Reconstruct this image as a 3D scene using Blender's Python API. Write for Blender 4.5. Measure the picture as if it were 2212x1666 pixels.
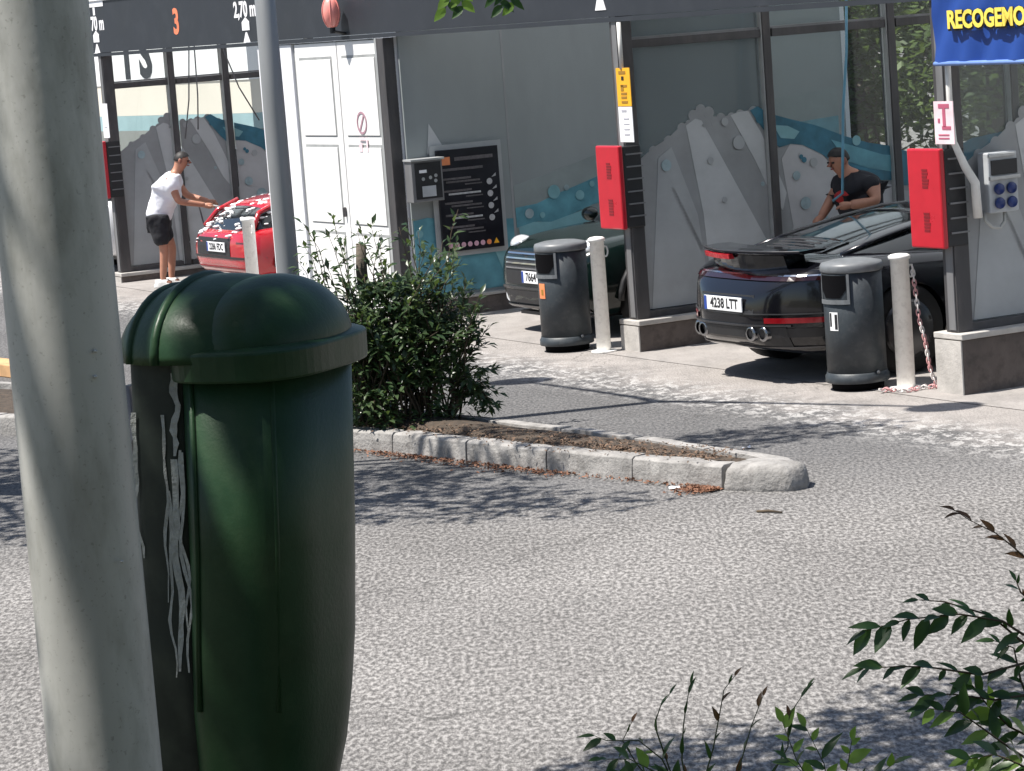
import bpy, bmesh, math, random
from mathutils import Vector, Matrix, noise
from mathutils.bvhtree import BVHTree
random.seed(7)
for o in list(bpy.data.objects): bpy.data.objects.remove(o)
scene = bpy.context.scene
col = scene.collection
PI = math.pi
R = math.radians

# ------------------------------------------------------------------ camera
IW, IH, FPX, CAMH = 2212.0, 1666.0, 6000.0, 2.9
PITCH = math.atan2(794, FPX); ROLL = R(4.3)
fw = Vector((0, math.cos(PITCH), -math.sin(PITCH))); ri0 = Vector((1, 0, 0)); up0 = Vector((0, math.sin(PITCH), math.cos(PITCH)))
CR = math.cos(ROLL)*ri0 - math.sin(ROLL)*up0
CU = math.cos(ROLL)*up0 + math.sin(ROLL)*ri0
cam = bpy.data.cameras.new('camera'); cam_o = bpy.data.objects.new('camera', cam); col.objects.link(cam_o)
m = Matrix.Identity(4)
for i in range(3):
    m[i][0] = CR[i]; m[i][1] = CU[i]; m[i][2] = -fw[i]
m.translation = Vector((0, 0, CAMH)); cam_o.matrix_world = m
cam.sensor_width = 36; cam.sensor_fit = 'HORIZONTAL'; cam.lens = FPX/IW*36; cam.clip_end = 2000; cam.clip_start = .05
scene.camera = cam_o

# ------------------------------------------------------------------ light
SUN_EL = R(63); SX, SY = -.975, -.222
tosun = Vector((SX*math.cos(SUN_EL), SY*math.cos(SUN_EL), math.sin(SUN_EL)))
world = bpy.data.worlds.new('World'); scene.world = world; world.use_nodes = True
wn = world.node_tree; wn.nodes.clear()
sky = wn.nodes.new('ShaderNodeTexSky'); sky.sky_type = 'NISHITA'; sky.sun_disc = False
sky.sun_elevation = SUN_EL; sky.sun_rotation = math.atan2(SX, SY)
bg = wn.nodes.new('ShaderNodeBackground'); bg.inputs[1].default_value = .072
wo = wn.nodes.new('ShaderNodeOutputWorld')
wn.links.new(sky.outputs[0], bg.inputs[0]); wn.links.new(bg.outputs[0], wo.inputs[0])
sl = bpy.data.lights.new('sun', 'SUN'); sl.energy = 5.0; sl.angle = R(.53); sl.color = (1, .95, .88)
so = bpy.data.objects.new('sun', sl); col.objects.link(so); so.rotation_euler = tosun.to_track_quat('Z', 'Y').to_euler()
vs = scene.view_settings; vs.view_transform = 'Standard'; vs.look = 'None'; vs.gamma = 1; vs.exposure = .78; vs.use_curve_mapping = False

# ------------------------------------------------------------------ pixel helpers (pixels of the 2212-wide photo -> directions)
def ray(u, v): return FPX*fw + (u-IW/2)*CR - (v-IH/2)*CU
def G(u, v, z=0.0):
    d = ray(u, v); return Vector((0, 0, CAMH)) + d*((z-CAMH)/d.z)
def at(u, v, Y):
    d = ray(u, v); return Vector((0, 0, CAMH)) + d*(Y/d.y)
B0 = Vector((1.0696, 23.671, 0)); E_ = Vector((.47204, -.88158, 0)); D_ = Vector((.88158, .47204, 0))
RZ = math.atan2(D_.y, D_.x)
def L(s, t, z=0.0): return B0 + s*E_ + t*D_ + Vector((0, 0, z))

# ------------------------------------------------------------------ materials
MATS = {}
def nodes(name):
    mt = bpy.data.materials.new(name); mt.use_nodes = True
    nt = mt.node_tree; nt.nodes.clear()
    out = nt.nodes.new('ShaderNodeOutputMaterial'); b = nt.nodes.new('ShaderNodeBsdfPrincipled')
    nt.links.new(b.outputs[0], out.inputs[0]); MATS[name] = mt
    return mt, nt, b, out
def tex_noise(nt, co, scale, detail=3, rough=.55, stretch=None):
    n = nt.nodes.new('ShaderNodeTexNoise'); n.inputs['Scale'].default_value = scale; n.inputs['Detail'].default_value = detail; n.inputs['Roughness'].default_value = rough
    if stretch:
        mp = nt.nodes.new('ShaderNodeMapping'); mp.inputs['Scale'].default_value = stretch; nt.links.new(co, mp.inputs[0]); co = mp.outputs[0]
    nt.links.new(co, n.inputs['Vector']); return n.outputs['Fac']
def ramp(nt, fac, stops):
    r = nt.nodes.new('ShaderNodeValToRGB'); nt.links.new(fac, r.inputs[0])
    while len(r.color_ramp.elements) < len(stops): r.color_ramp.elements.new(.5)
    for el, (p, c) in zip(r.color_ramp.elements, stops):
        el.position = p; el.color = (*c, 1) if isinstance(c, (tuple, list)) else (c, c, c, 1)
    return r.outputs[0]
def mixc(nt, fac, a, b, mode='MIX'):
    n = nt.nodes.new('ShaderNodeMix'); n.data_type = 'RGBA'; n.blend_type = mode
    for i, v in ((0, fac), (6, a), (7, b)):
        if hasattr(v, 'is_linked'): nt.links.new(v, n.inputs[i])
        elif i == 0: n.inputs[0].default_value = v
        else: n.inputs[i].default_value = (*v, 1)
    return n.outputs[2]
def mth(nt, op, a, b=None):
    n = nt.nodes.new('ShaderNodeMath'); n.operation = op
    for i, v in ((0, a), (1, b)):
        if v is None: continue
        if hasattr(v, 'is_linked'): nt.links.new(v, n.inputs[i])
        else: n.inputs[i].default_value = v
    return n.outputs[0]
def bump(nt, b, h, strength, dist=.01):
    n = nt.nodes.new('ShaderNodeBump'); n.inputs['Strength'].default_value = strength; n.inputs['Distance'].default_value = dist
    nt.links.new(h, n.inputs['Height']); nt.links.new(n.outputs[0], b.inputs['Normal'])
def pm(name, c, rough=.5, metal=0, var=.15, scale=6, bmp=0, bscale=60, coat=0, spec=.5, stretch=None, dirt=None, dirt_amt=0, speck=None):
    mt, nt, b, out = nodes(name)
    co = nt.nodes.new('ShaderNodeTexCoord').outputs['Object']
    f = tex_noise(nt, co, scale, 4, .6, stretch)
    lo = tuple(x*(1-var) for x in c); hi = tuple(min(1, x*(1+var)) for x in c)
    base = ramp(nt, f, [(.3, lo), (.7, hi)])
    if dirt:
        f2 = tex_noise(nt, co, scale*2.3, 5, .65, stretch)
        mk = ramp(nt, f2, [(.5, 0.0), (.68, 1.0)])
        base = mixc(nt, mth(nt, 'MULTIPLY', mk, dirt_amt), base, dirt)
    if speck:
        sm_ = ramp(nt, tex_noise(nt, co, 140, 3, .6), [(.62, 0.0), (.70, 1.0)]); base = mixc(nt, mth(nt, 'MULTIPLY', sm_, .4), base, speck)
    nt.links.new(base, b.inputs['Base Color'])
    rr = ramp(nt, f, [(.25, max(0, rough-.08)), (.75, min(1, rough+.1))]); nt.links.new(rr, b.inputs['Roughness'])
    b.inputs['Metallic'].default_value = metal; b.inputs['Specular IOR Level'].default_value = spec
    b.inputs['Coat Weight'].default_value = coat; b.inputs['Coat Roughness'].default_value = .04
    if bmp: bump(nt, b, tex_noise(nt, co, bscale, 4, .6), bmp)
    return mt
def glassy(name, tint, diff, amt_diff, gloss_rough=.02):
    mt, nt, b, out = nodes(name)
    nt.nodes.remove(b)
    tr = nt.nodes.new('ShaderNodeBsdfTransparent'); tr.inputs[0].default_value = (*tint, 1)
    df = nt.nodes.new('ShaderNodeBsdfDiffuse')
    co = nt.nodes.new('ShaderNodeTexCoord').outputs['Object']
    f = tex_noise(nt, co, 1.7, 4, .6)
    nt.links.new(ramp(nt, f, [(.3, tuple(x*.85 for x in diff)), (.7, diff)]), df.inputs[0])
    gl = nt.nodes.new('ShaderNodeBsdfGlossy'); gl.inputs['Roughness'].default_value = gloss_rough
    m1 = nt.nodes.new('ShaderNodeMixShader'); m1.inputs[0].default_value = amt_diff
    nt.links.new(tr.outputs[0], m1.inputs[1]); nt.links.new(df.outputs[0], m1.inputs[2])
    fr = nt.nodes.new('ShaderNodeFresnel'); fr.inputs[0].default_value = 1.4
    m2 = nt.nodes.new('ShaderNodeMixShader'); nt.links.new(mth(nt, 'MULTIPLY', fr.outputs[0], .8), m2.inputs[0])
    nt.links.new(m1.outputs[0], m2.inputs[1]); nt.links.new(gl.outputs[0], m2.inputs[2])
    nt.links.new(m2.outputs[0], out.inputs[0]); return mt
def leafmat(name, c, c2, trans=.35, rough=.45, scale=9):
    mt, nt, b, out = nodes(name)
    co = nt.nodes.new('ShaderNodeTexCoord').outputs['Object']
    oi = nt.nodes.new('ShaderNodeObjectInfo').outputs['Random']
    f = tex_noise(nt, co, scale, 2, .5)
    f = mth(nt, 'ADD', mth(nt, 'MULTIPLY', f, .75), mth(nt, 'MULTIPLY', oi, .25))
    cc = ramp(nt, f, [(.35, c), (.75, c2)])
    nt.links.new(cc, b.inputs['Base Color']); b.inputs['Roughness'].default_value = rough
    tl = nt.nodes.new('ShaderNodeBsdfTranslucent'); nt.links.new(mixc(nt, .5, cc, (c2[0]*1.5, c2[1]*1.6, c2[2]*.6)), tl.inputs[0])
    mx = nt.nodes.new('ShaderNodeMixShader'); mx.inputs[0].default_value = trans
    nt.links.new(b.outputs[0], mx.inputs[1]); nt.links.new(tl.outputs[0], mx.inputs[2]); nt.links.new(mx.outputs[0], out.inputs[0])
    return mt

def concrete_color(nt, co):
    f = tex_noise(nt, co, 2.2, 6, .65); g = tex_noise(nt, co, 60, 3, .6)
    st = tex_noise(nt, co, 1.3, 6, .68, (3.2, .9, 1))
    c = ramp(nt, f, [(.3, (.25, .232, .22)), (.7, (.345, .322, .306))])
    c = mixc(nt, mth(nt, 'MULTIPLY', ramp(nt, st, [(.50, 0.0), (.66, 1.0)]), .5), c, (.19, .18, .172))
    return mixc(nt, 1.0, c, ramp(nt, g, [(.3, .82), (.7, 1.08)]), 'MULTIPLY'), g
def ground_mat():
    mt, nt, b, out = nodes('asphalt')
    co = nt.nodes.new('ShaderNodeTexCoord').outputs['Object']
    sp = nt.nodes.new('ShaderNodeSeparateXYZ'); nt.links.new(co, sp.inputs[0])
    grain = tex_noise(nt, co, 46, 2.2, .6, (1, .45, 1))
    fine = tex_noise(nt, co, 120, 2, .6, (1, .6, 1))
    big = tex_noise(nt, co, .55, 5, .6)
    g = mth(nt, 'ADD', mth(nt, 'MULTIPLY', grain, .75), mth(nt, 'MULTIPLY', fine, .25))
    near = ramp(nt, g, [(.39, (.10, .097, .094)), (.465, (.155, .149, .145)), (.53, (.225, .217, .21)), (.61, (.32, .309, .30))])
    lane = ramp(nt, g, [(.38, (.075, .075, .077)), (.5, (.125, .124, .125)), (.62, (.18, .176, .175))])
    # older, more polished lane between the island and the wash floor
    yy = mth(nt, 'ADD', sp.outputs[1], mth(nt, 'MULTIPLY', big, 2.5))
    mk = nt.nodes.new('ShaderNodeMapRange'); mk.inputs[1].default_value = 16.6; mk.inputs[2].default_value = 18.8; nt.links.new(yy, mk.inputs[0])
    c = mixc(nt, mk.outputs[0], near, lane)
    c = mixc(nt, 1.0, c, ramp(nt, big, [(.3, .80), (.7, 1.12)]), 'MULTIPLY')
    # the wash floor: washed concrete that frays into the asphalt, with worn pale scabs along its edge
    tt = nt.nodes.new('ShaderNodeVectorMath'); tt.operation = 'DOT_PRODUCT'; nt.links.new(co, tt.inputs[0]); tt.inputs[1].default_value = D_
    tv = mth(nt, 'SUBTRACT', tt.outputs['Value'], D_.dot(B0))
    fray = mth(nt, 'ADD', tv, mth(nt, 'MULTIPLY', mth(nt, 'SUBTRACT', tex_noise(nt, co, 1.1, 6, .7), .5), 1.6))
    fm = nt.nodes.new('ShaderNodeMapRange'); fm.inputs[1].default_value = -1.35; fm.inputs[2].default_value = -.75; nt.links.new(fray, fm.inputs[0])
    cc, _ = concrete_color(nt, co)
    c = mixc(nt, fm.outputs[0], c, cc)
    band = mth(nt, 'ABSOLUTE', mth(nt, 'ADD', tv, 1.2))
    bm_ = nt.nodes.new('ShaderNodeMapRange'); bm_.inputs[1].default_value = .55; bm_.inputs[2].default_value = .1; nt.links.new(band, bm_.inputs[0])
    sc = ramp(nt, tex_noise(nt, co, 11, 5, .75, (1, .6, 1)), [(.50, 0.0), (.56, 1.0)])
    c = mixc(nt, mth(nt, 'MULTIPLY', mth(nt, 'MULTIPLY', bm_.outputs[0], sc), .75), c, (.44, .43, .42))
    vo = nt.nodes.new('ShaderNodeTexVoronoi'); vo.feature = 'DISTANCE_TO_EDGE'; vo.inputs['Scale'].default_value = .33
    wob = nt.nodes.new('ShaderNodeTexNoise'); wob.inputs['Scale'].default_value = 2.5; wob.inputs['Detail'].default_value = 5; nt.links.new(co, wob.inputs['Vector'])
    va = nt.nodes.new('ShaderNodeVectorMath'); va.operation = 'MULTIPLY_ADD'; nt.links.new(wob.outputs['Color'], va.inputs[0]); va.inputs[1].default_value = (.9, .9, 0); nt.links.new(co, va.inputs[2]); nt.links.new(va.outputs[0], vo.inputs['Vector'])
    crk = nt.nodes.new('ShaderNodeMapRange'); crk.inputs[1].default_value = .0035; crk.inputs[2].default_value = .0012; nt.links.new(vo.outputs['Distance'], crk.inputs[0])
    c = mixc(nt, mth(nt, 'MULTIPLY', crk.outputs[0], .5), c, (.06, .058, .056))
    # stains
    stn = ramp(nt, tex_noise(nt, co, 1.6, 6, .7), [(.58, 0.0), (.75, 1.0)])
    c = mixc(nt, mth(nt, 'MULTIPLY', stn, .3), c, (.10, .10, .10))
    nt.links.new(c, b.inputs['Base Color']); b.inputs['Roughness'].default_value = .92; b.inputs['Specular IOR Level'].default_value = .2
    bump(nt, b, g, 1.0, .014)
def apron_mat():
    mt, nt, b, out = nodes('washed_concrete')
    co = nt.nodes.new('ShaderNodeTexCoord').outputs['Object']
    c, g = concrete_color(nt, co)
    nt.links.new(c, b.inputs['Base Color']); b.inputs['Roughness'].default_value = .8
    bump(nt, b, g, .35, .006)
ground_mat(); apron_mat()
pm('paint_black', (.004, .004, .006), .12, .0, .1, 2, coat=.6, spec=.4)
pm('paint_green', (.003, .010, .0085), .16, 0, .1, 2, coat=.5, spec=.35)
pm('paint_red', (.42, .006, .015), .2, 0, .08, 3, coat=1)
pm('paint_white_car', (.75, .76, .78), .25, 0, .04, 2, coat=.8)
pm('car_glass', (.012, .014, .016), .05, 0, .1, 2, coat=.6)
pm('tyre_rubber', (.016, .016, .017), .85, 0, .2, 20, bmp=.2)
pm('black_plastic', (.018, .018, .02), .5, 0, .2, 10)
pm('chrome', (.75, .76, .78), .12, 1, .05, 4)
pm('tip_metal', (.32, .32, .33), .2, 1, .1, 5); pm('rim_grey', (.09, .09, .095), .3, .7, .1, 5)
pm('lamp_red', (.20, .004, .008), .15, 0, .15, 20, coat=.6)
pm('lamp_bright', (.45, .01, .02), .25, 0, .15, 20); pm('lamp_dark', (.016, .002, .003), .12, 0, .15, 20, coat=1); pm('lamp_clear', (.7, .72, .75), .08, .4, .1, 20, coat=1)
pm('plate_white', (.8, .81, .82), .4, 0, .04, 8)
pm('plate_blue', (.02, .06, .30), .4)
pm('ink', (.012, .012, .014), .6)
pm('bin_grey', (.030, .038, .045), .5, 0, .22, 7, bmp=.15, bscale=140, dirt=(.12, .125, .13), dirt_amt=.25)
pm('bin_dark', (.004, .004, .005), .95, spec=.08)
pm('bin_edge', (.14, .15, .16), .45, 0, .2, 9)
pm('bollard_white', (.84, .83, .80), .5, 0, .05, 9, dirt=(.4, .38, .36), dirt_amt=.3)
pm('chain_red', (.62, .33, .33), .45); pm('chain_white', (.72, .68, .66), .45)
pm('red_frame', (.46, .008, .022), .32, 0, .08, 6, coat=.3)
pm('red_dark', (.20, .006, .012), .45)
pm('steel_dark', (.075, .072, .075), .5, .3, .25, 5, stretch=(1, 1, .25), dirt=(.16, .14, .13), dirt_amt=.3)
pm('steel_grey', (.20, .20, .205), .5, .3, .2, 5, stretch=(1, 1, .25))
pm('alu_edge', (.45, .46, .46), .4, .4, .1, 6)
pm('fascia_slate', (.022, .026, .034), .5, 0, .1, 1.2, dirt=(.036, .041, .05), dirt_amt=.4)
pm('white_panel', (.78, .79, .82), .45, 0, .03, 2, dirt=(.62, .62, .6), dirt_amt=.25)
pm('white_door', (.80, .80, .79), .4, 0, .03, 2, dirt=(.62, .61, .58), dirt_amt=.25)
pm('door_groove', (.30, .31, .31), .6)
pm('film_grey', (.25, .275, .28), .35, 0, .10, .9, stretch=(1, 1, .4), dirt=(.30, .325, .33), dirt_amt=.35)
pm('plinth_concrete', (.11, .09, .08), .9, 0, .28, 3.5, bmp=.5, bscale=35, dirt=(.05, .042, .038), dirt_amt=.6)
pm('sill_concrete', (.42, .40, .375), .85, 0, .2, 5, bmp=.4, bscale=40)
pm('kerb_stone', (.29, .28, .268), .9, 0, .3, 5, bmp=.9, bscale=40, dirt=(.13, .122, .115), dirt_amt=.65, speck=(.12, .115, .11))
pm('soil', (.055, .042, .031), .95, 0, .5, 14, bmp=1, bscale=30, dirt=(.12, .075, .045), dirt_amt=.5)
pm('verge_soil', (.08, .075, .045), .95, 0, .4, 5, bmp=1, bscale=18, dirt=(.05, .075, .025), dirt_amt=.6)
pm('dry_leaf', (.20, .095, .055), .8, 0, .45, 6)
pm('dry_leaf_pale', (.15, .095, .062), .8, 0, .5, 6)
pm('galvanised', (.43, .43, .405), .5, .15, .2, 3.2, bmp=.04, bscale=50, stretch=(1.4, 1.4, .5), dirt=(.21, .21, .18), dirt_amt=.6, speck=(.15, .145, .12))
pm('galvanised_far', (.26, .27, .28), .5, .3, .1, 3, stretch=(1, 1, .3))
pm('green_plastic', (.017, .046, .020), .38, 0, .25, 5, spec=.22, bmp=.06, bscale=120, dirt=(.055, .085, .045), dirt_amt=.22)
pm('green_dull', (.005, .011, .007), .6, 0, .25, 6, dirt=(.04, .05, .035), dirt_amt=.3)
pm('glue', (.34, .35, .33), .85, 0, .25, 30, bmp=.6, bscale=90)
pm('bark', (.10, .082, .065), .9, 0, .3, 8, bmp=1, bscale=25, stretch=(1, 1, .25))
pm('twig', (.075, .055, .035), .85, 0, .3, 20)
pm('twig_green', (.06, .075, .03), .7, 0, .3, 20)
leafmat('leaf_tree', (.02, .05, .012), (.06, .12, .025))
leafmat('leaf_shrub', (.016, .042, .015), (.11, .155, .07), .28, .35, 14)
leafmat('leaf_fore', (.018, .05, .018), (.06, .125, .03), .35, .38, 20)
leafmat('leaf_young', (.13, .24, .04), (.22, .34, .07), .45, .4, 20)
leafmat('leaf_rust', (.09, .05, .02), (.16, .07, .03), .3, .45, 20)
leafmat('leaf_back', (.03, .06, .018), (.17, .23, .08), .35, .45, 2)
glassy('glass_film', (.66, .72, .74), (.24, .27, .28), .45)
glassy('glass_clear', (.96, .98, .97), (.42, .46, .44), .05)
glassy('glass_tint', (.86, .90, .90), (.24, .27, .28), .10)
pm('print_mid', (.345, .36, .37), .45, 0, .10, 3); pm('print_light', (.45, .465, .475), .45, 0, .10, 3)
pm('print_dark', (.275, .285, .292), .45, 0, .12, 3); pm('print_warm', (.43, .43, .44), .45, 0, .10, 3)
pm('print_blue', (.035, .145, .21), .4, 0, .35, 4); pm('print_teal', (.10, .27, .33), .4, 0, .3, 3.5)
pm('print_aqua', (.19, .38, .42), .4, 0, .15, 4); pm('print_pale', (.24, .275, .275), .4, 0, .12, 3)
pm('print_bubble', (.30, .39, .42), .4, 0, .2, 12); pm('print_brown', (.20, .165, .155), .5, 0, .18, 4)
pm('board_black', (.008, .008, .013), .35, 0, .2, 8)
pm('board_grey', (.11, .10, .105), .5, 0, .3, 30); pm('board_silver', (.42, .42, .43), .5, 0, .2, 30)
pm('orange', (.75, .25, .10), .5); pm('orange_num', (.80, .22, .11), .5); pm('pink_dot', (.60, .35, .43), .5); pm('sign_yellow', (.85, .42, .02), .45, 0, .06)
pm('sign_pink', (.80, .62, .66), .5); pm('sign_mauve', (.40, .24, .29), .5); pm('sign_magenta', (.45, .10, .17), .5); pm('sign_white', (.82, .82, .84), .5, 0, .03)
pm('sign_print_grey', (.45, .45, .5), .6); pm('ink_yellow', (.32, .17, .02), .6)
pm('siren_red', (.85, .30, .26), .3, 0, .12, 12, coat=.5)
pm('banner_blue', (.012, .055, .27), .45, 0, .12, 2.5, stretch=(1, 1, .4)); pm('banner_yellow', (.85, .66, .10), .5); pm('banner_hem', (.16, .27, .58), .5)
pm('socket_grey', (.42, .44, .46), .45); pm('socket_blue', (.008, .025, .13), .35); pm('cable_grey', (.4, .4, .38), .5); pm('pipe_white', (.70, .69, .66), .45)
pm('skin', (.42, .20, .13), .5, 0, .1, 14); pm('skin_dark', (.30, .125, .085), .5, 0, .1, 14)
pm('hair', (.012, .010, .010), .6, 0, .3, 40); pm('shirt_white', (.80, .82, .88), .8, 0, .04, 9, bmp=.5, bscale=14)
pm('shorts_dark', (.014, .015, .019), .85, 0, .2, 9, bmp=.6, bscale=14); pm('shirt_black', (.018, .018, .024), .85, 0, .2, 9, bmp=.6, bscale=14)
pm('shirt_red', (.38, .02, .02), .8); pm('shoe_white', (.75, .75, .73), .6); pm('lip', (.25, .07, .06), .5)
pm('hose_blue', (.12, .30, .42), .4); pm('hose_dark', (.10, .10, .11), .5)
pm('wall_cream', (.70, .66, .58), .8, 0, .06, .4); pm('wall_white', (.85, .86, .87), .7, 0, .03, .4); pm('band_teal', (.30, .44, .47), .6, 0, .12, 1.2); pm('wall_grey', (.22, .235, .225), .85, 0, .15, .8)
pm('shed_grey', (.20, .23, .24), .7, 0, .12, .7); pm('roof_sheet', (.20, .21, .22), .5, .2, .15, 2); leafmat('polycarbonate', (.55, .58, .6), (.62, .64, .66), .62, .4, 2)
MATS['polycarbonate'].node_tree.nodes['Translucent BSDF'].inputs[0].default_value = (.82, .85, .88, 1); [MATS['polycarbonate'].node_tree.links.remove(l) for l in list(MATS['polycarbonate'].node_tree.links) if l.to_node.type == 'BSDF_TRANSLUCENT']
pm('kerb_orange', (.55, .33, .16), .8, 0, .2, 5)

# ------------------------------------------------------------------ mesh helpers
def smooth(me, ang=None):
    for p in me.polygons: p.use_smooth = True
class MB:
    def __init__(s): s.v = []; s.f = []
    def add(s, vs_, fs_):
        o = len(s.v); s.v += [tuple(p) for p in vs_]; s.f += [tuple(i+o for i in f) for f in fs_]; return s
    def box(s, c, d, rz=0, ry=0, rx=0):
        M = Matrix.Translation(Vector(c)) @ Matrix.Rotation(rz, 4, 'Z') @ Matrix.Rotation(ry, 4, 'Y') @ Matrix.Rotation(rx, 4, 'X')
        a, b, e = d[0]/2, d[1]/2, d[2]/2
        vs_ = [M @ Vector(p) for p in ((-a,-b,-e),(a,-b,-e),(a,b,-e),(-a,b,-e),(-a,-b,e),(a,-b,e),(a,b,e),(-a,b,e))]
        return s.add(vs_, [(0,3,2,1),(4,5,6,7),(0,1,5,4),(1,2,6,5),(2,3,7,6),(3,0,4,7)])
    def b2(s, x0, x1, y0, y1, z0, z1): return s.box(((x0+x1)/2, (y0+y1)/2, (z0+z1)/2), (abs(x1-x0), abs(y1-y0), abs(z1-z0)))
    def rings(s, rs, cap=True, closed=True):
        n = len(rs[0]); vs_ = [p for r in rs for p in r]; fs_ = []
        for i in range(len(rs)-1):
            for j in range(n if closed else n-1):
                k = (j+1) % n
                fs_.append((i*n+j, i*n+k, (i+1)*n+k, (i+1)*n+j))
        if cap:
            fs_.append(tuple(reversed(range(n)))); fs_.append(tuple((len(rs)-1)*n+j for j in range(n)))
        return s.add(vs_, fs_)
    def lathe(s, prof, n=24, c=(0, 0, 0), axis='Z', cap=True):
        rs = []
        for r, z in prof:
            ring = []
            for j in range(n):
                a = 2*PI*j/n; x, y = r*math.cos(a), r*math.sin(a)
                p = (x, y, z) if axis == 'Z' else ((x, z, -y) if axis == 'Y' else (z, x, y))
                ring.append((p[0]+c[0], p[1]+c[1], p[2]+c[2]))
            rs.append(ring)
        return s.rings(rs, cap)
    def tube(s, pts, rad, n=8, cap=True):
        pts = [Vector(p) for p in pts]; rs = []
        if not isinstance(rad, (list, tuple)): rad = [rad]*len(pts)
        t0 = (pts[1]-pts[0]).normalized(); nrm = t0.orthogonal().normalized()
        for i, p in enumerate(pts):
            t = (pts[min(i+1, len(pts)-1)]-pts[max(i-1, 0)]).normalized()
            nrm = (nrm - t*nrm.dot(t)); nrm = nrm.normalized() if nrm.length > 1e-5 else t.orthogonal().normalized()
            bn = t.cross(nrm)
            rs.append([tuple(p+(nrm*math.cos(2*PI*j/n)+bn*math.sin(2*PI*j/n))*rad[i]) for j in range(n)])
        return s.rings(rs, cap)
    def ell(s, c, r, nu=14, nv=9, zmin=-1):
        rs = []
        a0 = math.asin(max(-1, zmin))
        for i in range(nv+1):
            a = a0 + (PI/2-a0)*i/nv; cz = max(.02, math.cos(a))
            rs.append([(c[0]+r[0]*cz*math.cos(2*PI*j/nu), c[1]+r[1]*cz*math.sin(2*PI*j/nu), c[2]+r[2]*math.sin(a)) for j in range(nu)])
        return s.rings(rs)
    def build(s, name, mat, parent=None, loc=None, rz=0, sm=False, bevel=0, kind=None, seg=2):
        me = bpy.data.meshes.new(name); me.from_pydata(s.v, [], s.f); me.update()
        bmx = bmesh.new(); bmx.from_mesh(me); bmesh.ops.recalc_face_normals(bmx, faces=bmx.faces); bmx.to_mesh(me); bmx.free()
        me.materials.append(MATS[mat])
        if sm: smooth(me)
        return link(name, me, parent, loc, rz, bevel, kind, seg)
def link(name, me, parent=None, loc=None, rz=0, bevel=0, kind=None, seg=2):
    o = bpy.data.objects.new(name, me); col.objects.link(o)
    if parent: o.parent = parent
    if loc is not None: o.location = loc
    if rz: o.rotation_euler.z = rz
    if kind: o['kind'] = kind
    if bevel:
        bv = o.modifiers.new('bevel', 'BEVEL'); bv.width = bevel; bv.segments = seg; bv.limit_method = 'ANGLE'; bv.angle_limit = R(40)
    return o
def thing(name, label, cat, loc=(0, 0, 0), rz=0, group=None):
    o = bpy.data.objects.new(name, None); col.objects.link(o); o.empty_display_size = .1
    o.location = loc; o.rotation_euler.z = rz; o['label'] = label; o['category'] = cat
    if group: o['group'] = group
    return o
def tag(o, label, cat, group=None):
    o['label'] = label; o['category'] = cat
    if group: o['group'] = group
    return o
def struct(o): o['kind'] = 'structure'; return o
def stuff(o, label=None, cat=None):
    o['kind'] = 'stuff'
    if label: o['label'] = label; o['category'] = cat
    return o
def bake(o):
    dg = bpy.context.evaluated_depsgraph_get(); dg.update()
    me = bpy.data.meshes.new_from_object(o.evaluated_get(dg)); o.modifiers.clear(); old = o.data; o.data = me
    return o
def text(name, body, size, mat, parent, pos, r=(0, -1, 0), n=(-1, 0, 0), off=0, xs=1, align='CENTER', th=.001):
    cu = bpy.data.curves.new(name, 'FONT'); cu.body = body; cu.size = size; cu.offset = off; cu.extrude = th; cu.align_x = align; cu.align_y = 'CENTER'; cu.resolution_u = 3
    to = bpy.data.objects.new('tmp', cu); col.objects.link(to)
    dg = bpy.context.evaluated_depsgraph_get(); me = bpy.data.meshes.new_from_object(to.evaluated_get(dg))
    bpy.data.objects.remove(to)
    r = Vector(r); n = Vector(n); u = n.cross(r)
    M = Matrix.Identity(4)
    for i in range(3): M[i][0] = r[i]*xs; M[i][1] = u[i]; M[i][2] = n[i]
    M.translation = Vector(pos); me.transform(M); me.materials.clear(); me.materials.append(MATS[mat])
    return link(name, me, parent)
def poly(name, pts, mat, parent, y=0.0, th=.003):
    """flat print: pts in (t, z) on a wall that faces local -y"""
    mb = MB(); n = len(pts)
    mb.add([(p[0], y, p[1]) for p in pts]+[(p[0], y-th, p[1]) for p in pts],
           [tuple(range(n)), tuple(reversed(range(n, 2*n)))]+[(i, (i+1) % n, n+(i+1) % n, n+i) for i in range(n)])
    return mb.build(name, mat, parent)
def disc_pts(c, r, n=18): return [(c[0]+r*math.cos(2*PI*i/n), c[1]+r*math.sin(2*PI*i/n)) for i in range(n)]

# ================================================================== SETTING
mb = MB(); S = 900
mb.add([(-S, -200, 0), (S, -200, 0), (S, S, 0), (-S, S, 0)], [(0, 1, 2, 3)])
struct(mb.build('road', 'asphalt'))
# pale washed-concrete floor of the wash with an uneven edge
edge = []
for i in range(60):
    s_ = -22+i*.6
    edge.append(L(s_, -.30 + .05*noise.noise((s_*.8, 2, 0)), .004))
mb = MB(); back = [L(-22+i*.6, 16, .004) for i in range(60)]
mb.rings([[tuple(p) for p in edge], [tuple(p) for p in back]], cap=False, closed=False)
struct(mb.build('pavement', 'washed_concrete'))
# raised verge the photographer stands on
mb = MB(); rs = []
for y, z in ((-12, 1.4), (-4, 1.38), (0, 1.36), (3, 1.36), (4.9, 1.34), (5.6, 1.10), (6.6, .52), (7.6, .05), (8.0, -.15)):
    rs.append([(-14+i*.5, y+.12*noise.noise((i*.4, y, 3)), z+.03*noise.noise((i*.5, y*2, 1))) for i in range(57)])
mb.rings(rs, cap=False, closed=False)
struct(mb.build('embankment', 'verge_soil', sm=True))

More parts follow.
